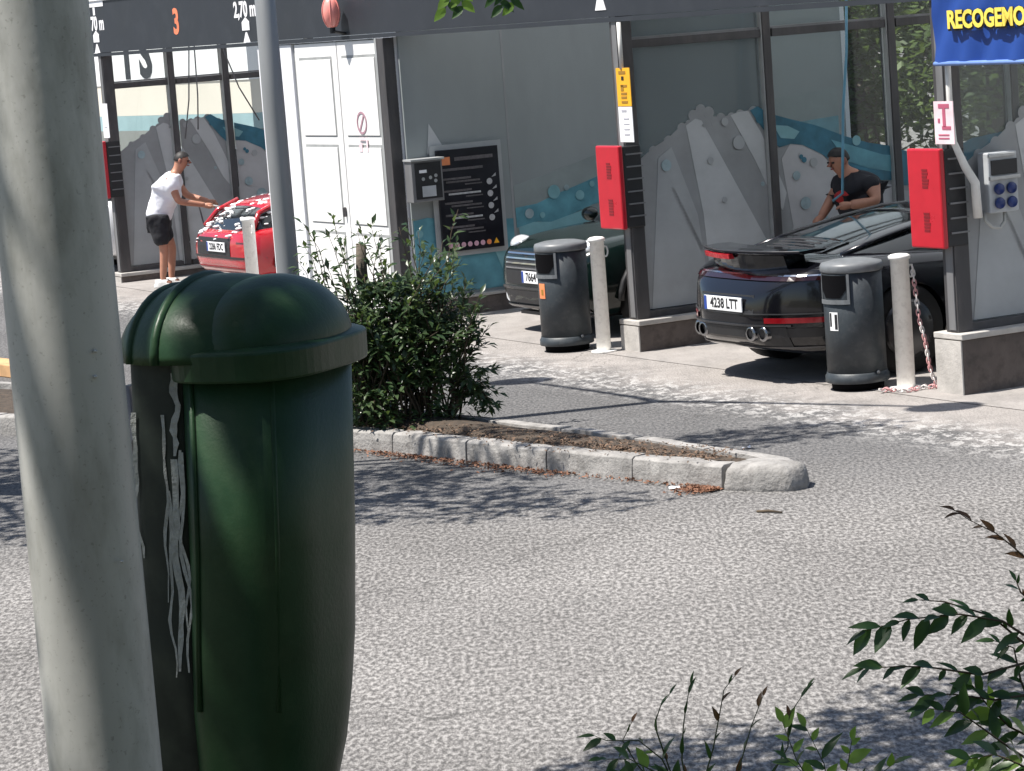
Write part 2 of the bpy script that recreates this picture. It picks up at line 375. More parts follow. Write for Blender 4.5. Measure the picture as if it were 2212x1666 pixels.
# ---- traffic island
KF = [(-7.6, 24.3), (-6.4, 23.2), (-5.2, 22.2), (-4.0, 21.3), (-2.7, 20.35), (-1.85, 19.68), (-1.19, 19.12), (-.85, 18.80), (-.34, 18.18), (.18, 17.57), (.70, 16.99), (1.21, 16.42)]
KE = (1.67, 16.22)
kerb = struct(thing('kerb', 'pale concrete kerb round the planted traffic island', 'kerb')); del kerb['label']; del kerb['category']
def kstone(p, q, w=.14, h=.15, gap=.006, top_in=.012, lean=0):
    p = Vector((*p, 0)); q = Vector((*q, 0)); d = (q-p).normalized(); nn = Vector((-d.y, d.x, 0))  # nn points to the island's inside
    p = p+d*gap; q = q-d*gap; mb = MB()
    N = 5; rs = []
    for i in range(N+1):
        c = p.lerp(q, i/N); j = lambda: (random.random()-.5)*.008
        hh = h+j()
        rs.append([tuple(c+nn*j()+Vector((0, 0, -.05))), tuple(c+nn*(j()+.006)+Vector((0, 0, hh*.6))), tuple(c+nn*(top_in+j())+Vector((0, 0, hh-.014))), tuple(c+nn*(top_in+.02+j())+Vector((0, 0, hh))), tuple(c+nn*(w+j())+Vector((0, 0, hh+j()))), tuple(c+nn*w+Vector((0, 0, -.05)))])
    mb.rings(rs); return mb.build('kerb_stone', 'kerb_stone', kerb, bevel=.004)
for a, b in zip(KF[:-1], KF[1:]): kstone(a, b)
# broken rounded end stone
foot = [(1.225, 16.405), (1.42, 16.27), (1.60, 16.20), (1.70, 16.26), (1.73, 16.42), (1.66, 16.60), (1.50, 16.66), (1.34, 16.60), (1.26, 16.50)]
cen = Vector((1.46, 16.43, 0)); fine_f = []
for i in range(len(foot)):
    a, b = Vector((*foot[i], 0)), Vector((*foot[(i+1) % len(foot)], 0))
    for k in range(5): fine_f.append(a.lerp(b, k/5))
rs = []
for z, k in ((-.05, 1.0), (.03, 1.0), (.075, .985), (.11, .95), (.135, .89), (.15, .80), (.158, .62), (.162, .35), (.163, .05)):
    row = []
    for p in fine_f:
        d = p-cen; q = cen+d*(k+(.05*noise.noise((p.x*9, p.y*9, z*14))+.03*noise.noise((p.x*30, p.y*30, z*30)) if z > 0 else 0))
        row.append((q.x, q.y, z-(.05*max(0, p.x-1.5)*k*4*(z > .1))*.25+.010*noise.noise((q.x*16, q.y*16, 3))*(z > 0)))
    rs.append(row)
MB().rings(rs).build('kerb_stone', 'kerb_stone', kerb, sm=True)
KB = [(1.66, 16.60), (1.27, 17.25), (.86, 17.90), (.40, 18.55), (-.10, 19.20), (-.65, 19.90), (-1.30, 20.70), (-2.2, 21.6), (-3.2, 22.6), (-4.4, 23.7), (-5.6, 24.8), (-6.8, 25.9)]
for a, b in zip(KB[:-1], KB[1:]): kstone(a, b, w=.12, h=.14)
mb = MB(); rs = []
for i in range(30):
    f = i/29
    def interp(K, f):
        x = f*(len(K)-1); k = min(int(x), len(K)-2); a = Vector((*K[k], 0)); b = Vector((*K[k+1], 0)); return a.lerp(b, x-k)
    a = interp(KF, f); b = interp(list(reversed(KB)), f)
    row = []
    for j in range(9):
        g = j/8; p = a.lerp(b, .12+.74*g); hump = .07*math.sin(PI*g)*(.15+.85*max(0, 1-abs(f-.62)*3.0))
        row.append((p.x, p.y, .115+hump*(f < .93)+.02*noise.noise((p.x*5, p.y*5, 0))))
    rs.append(row)
mb.rings(rs, cap=False, closed=False)
struct(mb.build('soil_bed', 'soil', sm=True))

def scatter_bits(name, spots, n, size, mat, label, cat, zf=.01):
    mb = MB()
    for i in range(n):
        p = random.choice(spots)(); a = random.random()*2*PI; s_ = size*(.5+random.random())
        dx, dy = math.cos(a)*s_, math.sin(a)*s_; z = p.z+zf+random.random()*.012
        mb.add([(p.x-dx, p.y-dy, z), (p.x+dy*.4, p.y-dx*.4, z+random.random()*.014), (p.x+dx, p.y+dy, z+random.random()*.012), (p.x-dy*.4, p.y+dx*.4, z+random.random()*.014)], [(0, 1, 2, 3)])
    o = mb.build(name, mat); return stuff(o, label, cat)
def along(K, a, b, off, spread, z=0):
    def fn():
        f = a+(b-a)*random.random(); x = f*(len(K)-1); k = min(int(x), len(K)-2)
        p = Vector((*K[k], 0)).lerp(Vector((*K[k+1], 0)), x-k); d = (Vector((*K[k+1], 0))-Vector((*K[k], 0))).normalized(); nn = Vector((d.y, -d.x, 0))
        return p+nn*(off+abs(random.gauss(0, spread)))+Vector((0, 0, z))
    return fn
scatter_bits('leaf_litter', [along(KF, .50, 1.0, -.01, .05), along(KF, .62, .85, 0, .09), along(KF, .97, 1.0, .0, .10)], 1500, .014, 'dry_leaf', 'reddish dry leaf litter swept against the kerb', 'leaf litter', .004)
scatter_bits('dry_leaves', [along(KF, .35, .98, -.42, .16, .16), along(KF, .6, .98, -.30, .12, .14)], 1900, .013, 'dry_leaf_pale', 'pale dry leaves on the soil of the traffic island', 'leaf litter', .0)

# ================================================================== FOREGROUND
# lamp post in front
def lamp_post(name, label, loc, r, h, mat, arms):
    t = thing(name, label, 'lamp post', loc)
    MB().lathe([(r*1.04, 0), (r*1.02, .3), (r, 1.0), (r*.97, 2.2), (r*.75, h)], 40).build('pole', mat, t, sm=True)
    MB().box((0, 0, .012), (r*4.4, r*4.4, .024)).build('base_plate', mat, t, bevel=.004)
    for sx in (-1, 1):
        for sy in (-1, 1): MB().lathe([(.014, .02), (.014, .055), (.008, .065)], 6, (sx*r*1.7, sy*r*1.7, 0)).build('bolt', mat, t)
    for ax, ay in arms:
        MB().tube([(0, 0, h-.02), (ax*.15, ay*.15, h+.08), (ax*.5, ay*.5, h+.14), (ax, ay, h+.16)], [r*.7, r*.5, r*.4, r*.35], 10).build('arm', mat, t, sm=True)
        hd = MB().ell((ax*1.08, ay*1.08, h+.15), (.28, .20, .07)).build('lamp_head', mat, t, sm=True)
        MB().ell((ax*1.08, ay*1.08, h+.10), (.16, .13, .05)).build('lens', 'lamp_clear', hd, sm=True)
    return t
lp = lamp_post('lamp_post', 'weathered pale grey lamp post close up in front of the green bin', (-.625, 3.90, 1.34), .0795, 6.5, 'galvanised', [(-1.2, -.6)])
for u_, v_ in ((205, 760), (205, 815), (262, 1215), (150, 880)):
    p = at(u_, v_, 3.83); MB().ell((p.x+.625, p.y-3.90+.005, p.z-1.34), (.003, .004, .0025), 8, 5).build('paint_blister', 'galvanised', lp, sm=True)

# green pole-mounted litter bin
gb = thing('litter_bin', 'dark green plastic domed litter bin mounted beside the grey lamp post', 'litter bin', (-.425, 4.36, 1.66), R(-24))
def sring(cx, cy, rx, ry, z, n=44, p=2.6):
    out = []
    for i in range(n):
        a = 2*PI*i/n; c, s_ = math.cos(a), math.sin(a)
        out.append((cx+rx*math.copysign(abs(c)**(2/p), c), cy+ry*math.copysign(abs(s_)**(2/p), s_), z))
    return out
# body: local x = front of bin, z up
def body_ring(z, k, dx=0): return sring(.050+dx, 0, .105*k, .150*k, z, 56, 3.3)
MB().rings([body_ring(-.03, .45, -.07), body_ring(-.01, .64, -.065), body_ring(.03, .80, -.06), body_ring(.10, .90, -.052), body_ring(.19, .955, -.042), body_ring(.28, .98, -.032), body_ring(.45, .99, -.018), body_ring(.745, 1.0)]).build('body', 'green_plastic', gb, sm=True)
for a_ in (.9, 1.9, -1.9, -.9):   # vertical moulded ribs
    x_, y_ = .050+.105*math.copysign(abs(math.cos(a_))**.606, math.cos(a_)), .150*math.copysign(abs(math.sin(a_))**.606, math.sin(a_))
    MB().tube([(x_-.046, y_*.95, .2), (x_-.022, y_*.985, .45), (x_-.004, y_*.995, .735)], .005, 8).build('rib', 'green_plastic', gb, sm=True)
# rim band
MB().rings([sring(.055, 0, .114, .160, .722, 56, 3.1), sring(.055, 0, .125, .171, .722, 56, 3.1), sring(.055, 0, .126, .172, .768, 56, 3.1), sring(.055, 0, .110, .156, .774, 56, 3.1)]).build('rim', 'green_plastic', gb, sm=False, bevel=.004)
# back plate (narrower box that carries the clamp)
MB().rings([sring(-.125, 0, .05, .10, -.03, 40, 5), sring(-.120, 0, .058, .12, .02, 40, 5), sring(-.105, 0, .058, .125, .33, 40, 5), sring(-.080, 0, .060, .13, .745, 40, 5), sring(-.078, 0, .060, .13, .79, 40, 5)]).build('back_box', 'green_dull', gb, sm=True)
# lid: hood over the back and bulging dome in front
HX, HRX, HRY, HH = -.018, .172, .172, .122
lid = MB().rings([sring(HX, 0, HRX*math.cos(a), HRY*math.cos(a), .752+HH*math.sin(a), 52, 2.1) for a in [PI/2*i/14*.985 for i in range(15)]]).build('lid', 'green_plastic', gb, sm=True)
MB().rings([sring(.060, 0, .112*math.cos(a), .160*math.cos(a)**.9, .762+.108*math.sin(a), 48, 2.2) for a in [PI/2*i/14*.985 for i in range(15)]]).build('dome', 'green_plastic', lid, sm=True)
for lx_ in (-.055, -.112):
    k_ = math.sqrt(1-((lx_-HX)/HRX)**2)
    MB().tube([(lx_, HRY*k_*math.cos(PI*i/20), .752+HH*k_*math.sin(PI*i/20)) for i in range(21)], .0085, 8).build('lid_ridge', 'green_plastic', lid, sm=True)
MB().tube([(-.19, 0, -.4), (-.19, 0, .70)], .022, 12).build('mounting_post', 'steel_dark', gb, sm=True)
# clamp to the pole and torn glue strips left by old notices
for zz in (.60, .42): MB().box((-.165, 0, zz), (.07, .05, .03)).build('bracket', 'steel_dark', gb, bevel=.003)
random.seed(11)
for k in range(8):
    y0 = -.131-.001*random.random(); x0 = -.122+.085*random.random(); zt = .73-.12*random.random(); ln = .10+.30*random.random()
    if k == 0: x0, zt, ln = -.045, .735, .13
    if k == 1: x0, zt, ln = -.050, .60, .34
    if k == 2: x0, zt, ln = -.062, .55, .30
    wd = .0012+.0035*random.random()
    if k in (0, 1): wd = .0075
    left = []; right = []
    for i in range(14):
        z = zt-ln*i/13; w = wd*(.35+1.0*abs(noise.noise((k*3.1, i*.6, 0)))+.3)*(1-.6*(i/13)**3); c = x0+.016*noise.noise((k, i*.28, 9))
        c -= .028*(.745-z)/.415; yy_ = y0+.006*(.745-z)/.415; left.append((c-w, yy_, z)); right.append((c+w, yy_, z))
    MB().rings([left, right], cap=False, closed=False).build('glue_strip', 'glue', gb)

# ---- leaves shared by plants
def leaf_mesh(name, l, w, mat, fold=.12, curl=.15):
    xs_ = [0, .18, .42, .7, 1]; ws = [0.04, .75, 1, .68, 0.02]; v = []; f = []
    for x, k in zip(xs_, ws):
        z = -curl*l*x*x
        v += [(x*l, -w/2*k, z+fold*w*k), (x*l, 0, z), (x*l, w/2*k, z+fold*w*k)]
    for i in range(4):
        a = i*3; f += [(a, a+1, a+4, a+3), (a+1, a+2, a+5, a+4)]
    me = bpy.data.meshes.new(name); me.from_pydata(v, [], f); me.materials.append(MATS[mat]); smooth(me); return me
def orient(loc, d, up, sc=1):
    d = Vector(d).normalized(); up = Vector(up); y = up.cross(d)
    if y.length < 1e-4: y = d.orthogonal()
    y.normalize(); z = d.cross(y)
    M = Matrix.Identity(4)
    for i in range(3): M[i][0] = d[i]*sc; M[i][1] = y[i]*sc; M[i][2] = z[i]*sc
    M.translation = Vector(loc); return M
def put_leaf(me, parent, loc, d, up, sc=1):
    o = bpy.data.objects.new('leaf', me); col.objects.link(o); o.parent = parent; o.matrix_local = orient(loc, d, up, sc); return o
LF = [leaf_mesh('leaf', .052, .021, 'leaf_fore'), leaf_mesh('leaf', .046, .023, 'leaf_fore', .2, .05), leaf_mesh('leaf', .056, .018, 'leaf_fore', .1, .3)]
LY = leaf_mesh('leaf', .048, .026, 'leaf_young', .1, .1); LR = leaf_mesh('leaf', .032, .012, 'leaf_rust', .2, .3)
LN = leaf_mesh('leaf', .040, .009, 'leaf_fore', .2, .2)

def branch_px(root, px, Y, base=None, r0=.0028, mat='twig'):
    pts = [at(u, v, Y+dy) - root.location for (u, v, dy) in px]
    full = ([Vector(base)-root.location] if base else [])+pts
    n = len(full); MB().tube(full, [r0*(1-.7*i/(n-1)) for i in range(n)], 6).build('branch', mat, root, sm=True); return pts
def leaves_on(root, pts, n, meshes, droop=.6, spread=.55, sc=1, tipbias=0):
    seg = [(pts[i+1]-pts[i]).length for i in range(len(pts)-1)]; tot = sum(seg)
    for i in range(n):
        d = tot*(i+.5)/n; k = 0
        while k < len(seg)-1 and d > seg[k]: d -= seg[k]; k += 1
        p = pts[k].lerp(pts[k+1], min(1, d/seg[k])); tdir = (pts[k+1]-pts[k]).normalized()
        side = (1 if i % 2 else -1); lat = tdir.cross(Vector((0, -1, 0))).normalized()
        dr = tdir*.8+lat*side*spread+Vector((random.uniform(-.2, .2), random.uniform(-.5, .35), -droop*random.random()))
        put_leaf(random.choice(meshes), root, p, dr, (random.uniform(-.5, .5), -.55+random.uniform(-.3, .3), .8), sc*random.uniform(.55, 1.35))
    put_leaf(random.choice(meshes), root, pts[-1], pts[-1]-pts[-2]+Vector((0, 0, -.02*droop)), (0, -.5, 1), sc*.8)
random.seed(5)
shA = thing('shrub', 'leafy green shrub reaching in from the lower right corner', 'shrub', (.93, 5.0, 1.33))
base = (.96, 5.02, 1.33)
st = branch_px(shA, [(2260, 1690, 0), (2230, 1480, 0), (2220, 1360, .02), (2226, 1200, .02)], 5.0, base, .005)
for px, n, ms, dr, sc in [
    ([(2212, 1372, 0), (2166, 1342, 0), (2074, 1327, -.02), (1961, 1338, -.03), (1872, 1362, -.04)], 17, LF, .7, 1.0),
    ([(2215, 1432, 0), (2118, 1458, -.02), (2005, 1441, -.03), (1939, 1440, -.04), (1866, 1444, -.05)], 13, LF, .7, 1.0),
    ([(2225, 1500, 0), (2150, 1512, .0), (2060, 1500, -.02), (1985, 1502, -.03)], 10, LF, .6, 1.0),
    ([(2250, 1660, 0), (2185, 1618, -.02), (2126, 1576, -.03), (2075, 1540, -.04), (2005, 1530, -.04)], 13, LF+[LY], .6, 1.05),
    ([(2240, 1600, .04), (2180, 1570, .03), (2130, 1520, .02), (2100, 1480, .02)], 11, LF+[LY], .4, 1.0),
    ([(2250, 1680, -.05), (2200, 1650, -.06), (2150, 1630, -.07), (2090, 1640, -.08)], 12, LF+[LY, LY], .4, 1.0),
    ([(2240, 1560, .05), (2205, 1470, .04), (2190, 1400, .05), (2150, 1385, .05)], 10, LF, .5, .9),
    ([(2230, 1300, 0), (2205, 1280, 0), (2195, 1255, 0)], 4, [LR]+LF, .3, .6),
    ([(2225, 1400, .02), (2140, 1330, .02), (2040, 1300, .02), (1985, 1296, .02)], 6, LF, .3, .75)]:
    leaves_on(shA, branch_px(shA, px, 5.0), n, ms, dr, .55, sc)
pts = branch_px(shA, [(2226, 1215, 0), (2188, 1181, 0), (2151, 1152, 0), (2093, 1123, -.01), (2063, 1103, -.01)], 5.0, None, .002)
leaves_on(shA, pts, 7, [LR], .2, .3, 1.1)
random.seed(8)
shB = thing('weed', 'low weed with slender upright stalks at the bottom edge', 'weed', (.42, 5.05, 1.32))
for bx in (1527, 1473, 1419, 1597, 1681): pass
for px, n in [([(1500, 1740, 0), (1527, 1665, 0), (1541, 1615, 0), (1554, 1545, 0), (1564, 1490, 0), (1587, 1461, 0)], 7),
              ([(1490, 1740, 0), (1473, 1641, 0), (1476, 1571, 0), (1482, 1523, 0), (1492, 1478, 0)], 6),
              ([(1470, 1730, 0), (1419, 1582, 0), (1417, 1555, 0), (1427, 1525, 0), (1446, 1501, 0)], 4),
              ([(1560, 1740, 0), (1597, 1658, 0), (1624, 1566, 0), (1648, 1504, 0)], 5),
              ([(1630, 1740, 0), (1681, 1650, 0), (1702, 1614, 0), (1705, 1544, 0), (1743, 1488, 0)], 6),
              ([(1440, 1730, 0), (1375, 1650, 0), (1345, 1600, 0), (1365, 1560, 0)], 4)]:
    pts = branch_px(shB, px, 5.05, (.42+.05*random.random(), 5.05, 1.32), .0022, 'twig_green')
    leaves_on(shB, pts, n, [LN, LN, LR], -.5, .22, .8)
for px, n in [([(1480, 1740, 0), (1430, 1640, 0), (1380, 1600, -.02), (1310, 1600, -.03), (1285, 1590, -.03)], 9),
              ([(1500, 1740, 0), (1440, 1680, 0), (1360, 1640, -.03), (1300, 1640, -.05)], 10), ([(1480, 1740, 0), (1420, 1700, -.02), (1340, 1670, -.05)], 9)]:
    leaves_on(shB, branch_px(shB, px, 5.05, None, .002, 'twig_green'), n, LF+[LY], .3, .6, .75)
shC = thing('weed', 'small bushy weed with lime leaves between the stalks and the shrub', 'weed', (.62, 5.05, 1.32))
for px, n in [([(1790, 1760, 0), (1720, 1640, 0), (1690, 1560, 0)], 8), ([(1800, 1760, 0), (1780, 1650, 0), (1740, 1570, 0)], 9), ([(1810, 1760, 0), (1830, 1660, 0), (1840, 1600, -.02)], 8), ([(1800, 1760, 0), (1760, 1690, -.03), (1700, 1640, -.04)], 9), ([(1820, 1760, 0), (1880, 1690, 0), (1930, 1650, 0)], 7)]:
    leaves_on(shC, branch_px(shC, px, 5.05, (.62, 5.05, 1.32), .002, 'twig_green'), n, LF+[LY, LY], .3, .6, .85)

# ================================================================== TREES
def leaf_cloud(blobs, n, ls, mat, name, parent, flat=.5, shell=.55, sun_gaps=()):
    mb = MB(); tot = sum(b[3]*b[4]*b[5] for b in blobs)
    for b in blobs:
        k = int(n*b[3]*b[4]*b[5]/tot)
        for _ in range(k):
            d = Vector((random.gauss(0, 1), random.gauss(0, 1), random.gauss(0, 1))).normalized(); q = shell+(1-shell)*random.random() if random.random() < .7 else random.random()**.4
            if noise.noise((d*2.2+Vector((b[0], b[1], b[2])))) < -.22: continue
            p = Vector((b[0]+d.x*b[3]*q, b[1]+d.y*b[4]*q, b[2]+d.z*b[5]*q))
            if sun_gaps:
                pw = p+parent.location
                if any(((pw-g)-tosun*(pw-g).dot(tosun)).length < gr for g, gr in sun_gaps): continue
            a = Vector((random.gauss(0, 1), random.gauss(0, 1), random.gauss(0, flat))).normalized(); c = a.cross(Vector((random.gauss(0, .5), random.gauss(0, .5), 1))).normalized()
            s_ = ls*random.uniform(.6, 1.3)
            mb.add([p-a*s_*.5, p+c*s_*.24, p+a*s_*.5, p-c*s_*.24], [(0, 1, 2, 3)])
    o = mb.build(name, mat, parent); o['kind'] = 'stuff'; return o
def tree(label, loc, h, r, blobs, n, ls, mat, group=None, lean=(0, 0), sun_gaps=()):
    t = thing('tree', label, 'tree', loc, 0, group)
    top = Vector((lean[0], lean[1], h))
    MB().tube([(0, 0, -.2), (lean[0]*.15, lean[1]*.15, h*.3), (lean[0]*.45, lean[1]*.45, h*.65), tuple(top)], [r*1.25, r, r*.7, r*.3], 10).build('trunk', 'bark', t, sm=True)
    for b in blobs:
        k = .35+.35*random.random(); a = Vector((lean[0]*k, lean[1]*k, h*(.3+.5*k))); e = Vector(b[:3])
        MB().tube([tuple(a), tuple(a.lerp(e, .5)+Vector((0, 0, .15))), tuple(e)], [r*.45, r*.3, r*.12], 6).build('limb', 'bark', t, sm=True)
    leaf_cloud(blobs, n, ls, mat, 'crown', t, sun_gaps=sun_gaps); return t
random.seed(21)
# tree over the photographer: its crown shades the bin and the near lamp post
tr1 = tree('tree beside the photographer whose leaves hang in at the top edge', (-3.4, 2.2, 1.36), 4.6, .12,
     [(.7, .9, 4.6, 1.2, 1.2, .9), (1.7, 1.9, 5.0, 1.0, 1.1, .8), (-.4, -.2, 5.0, 1.1, 1.1, .9), (2.6, 3.0, 4.3, .9, .9, .6), (.6, 2.2, 5.3, 1.1, 1.0, .8)], 9500, .095, 'leaf_tree', None, (.5, .5), [(at(u_, v_, y_), r_) for u_, v_, y_, r_ in ((455, 860, 4.23, .034), (455, 930, 4.23, .036), (455, 1000, 4.23, .04), (458, 1080, 4.23, .046), (462, 1160, 4.23, .046), (468, 1240, 4.23, .042), (480, 1320, 4.22, .034), (510, 1440, 4.2, .03), (300, 650, 4.25, .04), (620, 665, 4.25, .022), (60, 60, 3.83, .05), (110, 250, 3.83, .035), (150, 420, 3.83, .05), (60, 640, 3.83, .04), (140, 800, 3.83, .05), (170, 960, 3.83, .04), (100, 1150, 3.83, .05), (190, 1250, 3.83, .04), (120, 1420, 3.83, .05), (200, 1560, 3.83, .05))])  # crown gaps carved so sun patches land on the bin and pole
# hanging sprigs seen at the top edge
for (u0, v0, u1, v1) in ((985, -60, 962, 18), (985, -60, 1000, 14), (1050, -70, 1085, 12), (1060, -70, 1110, 6)):
    a = at(u0, v0, 6.0)-tr1.location; b = at(u1, v1, 6.0)-tr1.location
    MB().tube([tuple(Vector((2.5, 3.1, 4.2))), tuple(a.lerp(Vector((2.5, 3.1, 4.2)), .3)), tuple(a), tuple(b)], [.006, .004, .002, .001], 5).build('twig', 'twig', tr1)
    for i in range(5):
        p = a.lerp(b, .35+.16*i); put_leaf(random.choice([LY, LF[0], LF[1]]), tr1, p, Vector(((1 if i % 2 else -1)*.7, -.2, -.7)), (0, -1, .3), .8)
tree('tree left of the traffic island outside the frame', (-5.4, 18.6, 0), 4.6, .11,
     [(1.7, -1.7, 5.0, 1.0, .9, .6), (2.6, -1.2, 5.3, .9, .8, .5), (.2, -.4, 5.3, 1.2, 1.1, .8), (-1.2, .3, 5.0, 1.2, 1.1, .9), (3.6, -1.0, 5.9, 1.0, .5, .6), (4.3, -.8, 6.0, .8, .45, .5), (2.2, -2.5, 5.1, 1.1, .7, .6), (3.0, -2.9, 5.2, .7, .45, .4), (-.2, -2.0, 5.0, 1.2, .9, .7), (-2.2, .6, 5.0, 1.2, 1.0, .7)], 10500, .11, 'leaf_tree', 'trees along the island', (.6, -.5))
tree('slim tree on the embankment left of the frame', (-3.6, 8.05, 0), 4.5, .08,
     [(2.0, 1.6, 4.9, .9, .8, .5), (2.9, 2.2, 5.0, .7, .7, .45), (1.0, .6, 4.8, .8, .8, .6), (3.7, 2.4, 4.7, .5, .5, .4)], 6500, .10, 'leaf_tree', None, (.4, .4))
for lab, lc, bl in (('unseen broad tree added behind the photographer to the right to block sky light', (3.2, -3.0, 1.38), [(0, 0, 4.2, 2.4, 2.4, 1.6), (-1.6, 1.6, 4.6, 1.8, 1.8, 1.1), (1.5, 1.5, 3.8, 1.8, 1.8, 1.3), (-.4, 3.6, 5.0, 1.6, 1.5, .8), (1.8, 4.4, 4.4, 1.4, 1.6, 1.0), (0, -.5, 2.2, 2.2, 1.6, 1.2)]), ('unseen broad tree added behind the photographer to the left to block sky light', (-2.6, -4.2, 1.38), [(0, 0, 4.0, 2.6, 2.2, 1.6), (1.4, .8, 2.2, 2.2, 1.4, 1.4), (-1.6, .8, 3.2, 1.8, 1.8, 1.6)])):
    tree(lab, lc, 3.6, .16, bl, 7000, .26, 'leaf_tree', 'unseen trees added behind the photographer to block sky light')  # out-of-view trees added to keep sky light off the bin
# dark trees behind the wash
random.seed(33)
for i, (x, y, h, lab) in enumerate([(4.9, 37.5, 5.5, 'dark leafy tree behind the glass screens, left of the group'), (6.6, 36.5, 6.0, 'dark leafy tree behind the blue banner'), (8.4, 38.0, 6.0, 'dark leafy tree behind the right-hand glass screen'), (5.6, 41.5, 8.0, 'taller tree rising behind the other dark trees'), (10.5, 40.5, 7.5, 'tree at the far right beyond the glass screens')]):
    tree(lab, (x, y, 0), h*.6, .14, [(0, 0, h*.55, 1.35, 1.2, 1.3), (-.6, -.5, h*.32, 1.0, .9, 1.0), (.7, -.3, h*.38, 1.1, 1.0, 1.1), (.2, -.6, h*.16, 1.0, .8, .8), (0, 0, h*.78, 1.0, 1.0, 1.0)], 6500, .17, 'leaf_back', 'trees behind the car wash')

for i, (x, y, lab) in enumerate([(5.2, 46, 'wide dark tree in the back row behind the shed'), (8.6, 45, 'wide dark tree in the back row behind the banner'), (12.2, 46, 'wide dark tree in the back row at the far right')]):
    tree(lab, (x, y, 0), 4.5, .2, [(0, 0, 4.2, 2.2, 1.0, 1.8), (-.9, 0, 2.0, 1.6, .9, 1.5), (.9, 0, 2.0, 1.6, .9, 1.5), (0, -.2, .9, 2.0, .8, .9)], 7500, .30, 'leaf_back', 'trees behind the car wash')
hg = thing('hedge', 'unseen tall hedge added behind the photographer to block sky light', 'hedge', (0, -5.0, 1.38))  # added out of view to cut the low sky light on the bin
leaf_cloud([(x_, random.uniform(-.3, .3), z_, 1.5, .8, 1.1) for x_ in (-8, -6, -4, -2, 0, 2, 4, 6, 8) for z_ in (.8, 2.2, 3.4)], 9000, .34, 'leaf_tree', 'foliage', hg)
for x_ in range(-8, 9, 2): MB().tube([(x_, 0, -.1), (x_+.1, 0, 1.5), (x_, .1, 3.2)], [.06, .045, .02], 7).build('stem', 'bark', hg, sm=True)
# shrub on the island
random.seed(14)
SHC = Vector((-.72, 19.35, .2))
ish = thing('shrub', 'dense dark green shrub on the traffic island behind the kerb', 'shrub', SHC)
LS = [leaf_mesh('leaf', .072, .032, 'leaf_shrub', .15, .15), leaf_mesh('leaf', .064, .027, 'leaf_shrub', .2, .05), leaf_mesh('leaf', .08, .030, 'leaf_shrub', .1, .3)]
cand = []
def stem(p0, p1, r, sag=.12, n=9):
    pts = []
    for i in range(n):
        f = i/(n-1); p = Vector(p0).lerp(Vector(p1), f); p.z += sag*math.sin(PI*f)+.03*noise.noise((p.x*4, f*3, 1)); p.x += .04*noise.noise((f*4, p0[0]*7, p1[0]*5)); pts.append(p)
    MB().tube(pts, [r*(1-.8*i/(n-1)) for i in range(n)], 5).build('stem', 'twig', ish, sm=True); return pts
ends = []
for i in range(64):
    a = random.random()*2*PI; k = random.random()**.5
    x = math.cos(a)*.66*k-.06; y = math.sin(a)*.42*k
    top = .28+.78*math.sqrt(max(0, 1-((x+.06)/.8)**2-(y/.6)**2))*random.uniform(.55, 1.0)
    if i < 12: top = random.uniform(.95, 1.42); x *= 1.15
    ends.append((x, y, top))
for uu, vv in ((655, 480), (640, 560), (700, 500), (770, 500), (815, 520), (880, 470), (930, 540), (985, 520), (1000, 560), (1040, 640), (1060, 740), (1070, 800), (1065, 880), (1050, 860), (1020, 700), (1030, 830), (690, 560), (840, 560), (960, 590), (665, 500), (720, 470), (745, 520), (800, 480), (860, 490), (905, 500), (950, 520), (1010, 600), (1045, 690), (1075, 850), (1080, 885), (1000, 640), (980, 560), (630, 600), (650, 620), (1015, 780)):
    p = at(uu, vv, 19.3+random.uniform(-.25, .25))-SHC; ends.append(tuple(p))
for e in ends:
    b = (random.uniform(-.45, .35) if abs(e[0]) < .5 else e[0]*.45, random.uniform(-.2, .2), -.05)
    pts = stem(b, e, .009 if e[2] < 1 else .008, .10 if e[2] > .5 else .16)
    nl = int(26+22*random.random())
    for j in range(nl):
        f = .22+.78*(j+.5)/nl; k = f*(len(pts)-1); q = min(int(k), len(pts)-2); p = pts[q].lerp(pts[q+1], k-q); td = (pts[q+1]-pts[q]).normalized()
        out = Vector((random.gauss(0, 1), random.gauss(0, 1), random.gauss(0, .6)))
        cand.append((p+out*.012, td*.6+out*.8, random.uniform(.7, 1.3)))
for i in range(8000):   # inner foliage
    a = random.random()*2*PI; k = random.random()**.45; h = random.random()
    rr = .66*math.sqrt(max(.05, 1-(h*.93)**2.2)); p = Vector((math.cos(a)*rr*k-.10, math.sin(a)*rr*k*.65, -.05+h*1.0))
    if noise.noise(p*4.5) < -.12: continue
    out = Vector((random.gauss(0, 1), random.gauss(0, 1), random.gauss(0, .6)))
    cand.append((p, out, random.uniform(.7, 1.25)))
cand.sort(key=lambda c: c[0].y-.3*c[0].z*0)
for p, d, s_ in cand[:300]: put_leaf(random.choice(LS), ish, p, d, (0, -.3, 1), s_)
mb = MB()
base_v = [v.co.copy() for v in LS[0].vertices]
v6 = [Vector((0, 0, 0)), Vector((.032, -.015, .003)), Vector((.072, 0, -.010)), Vector((.032, .015, .003)), Vector((.032, 0, -.002))]
for p, d, s_ in cand[300:]:
    M = orient(p, d, (random.uniform(-.6, .6), -.3, 1), s_); mb.add([M @ v for v in v6], [(0, 1, 4), (1, 2, 4), (2, 3, 4), (3, 0, 4)])
stuff(mb.build('foliage', 'leaf_shrub', ish, sm=True))
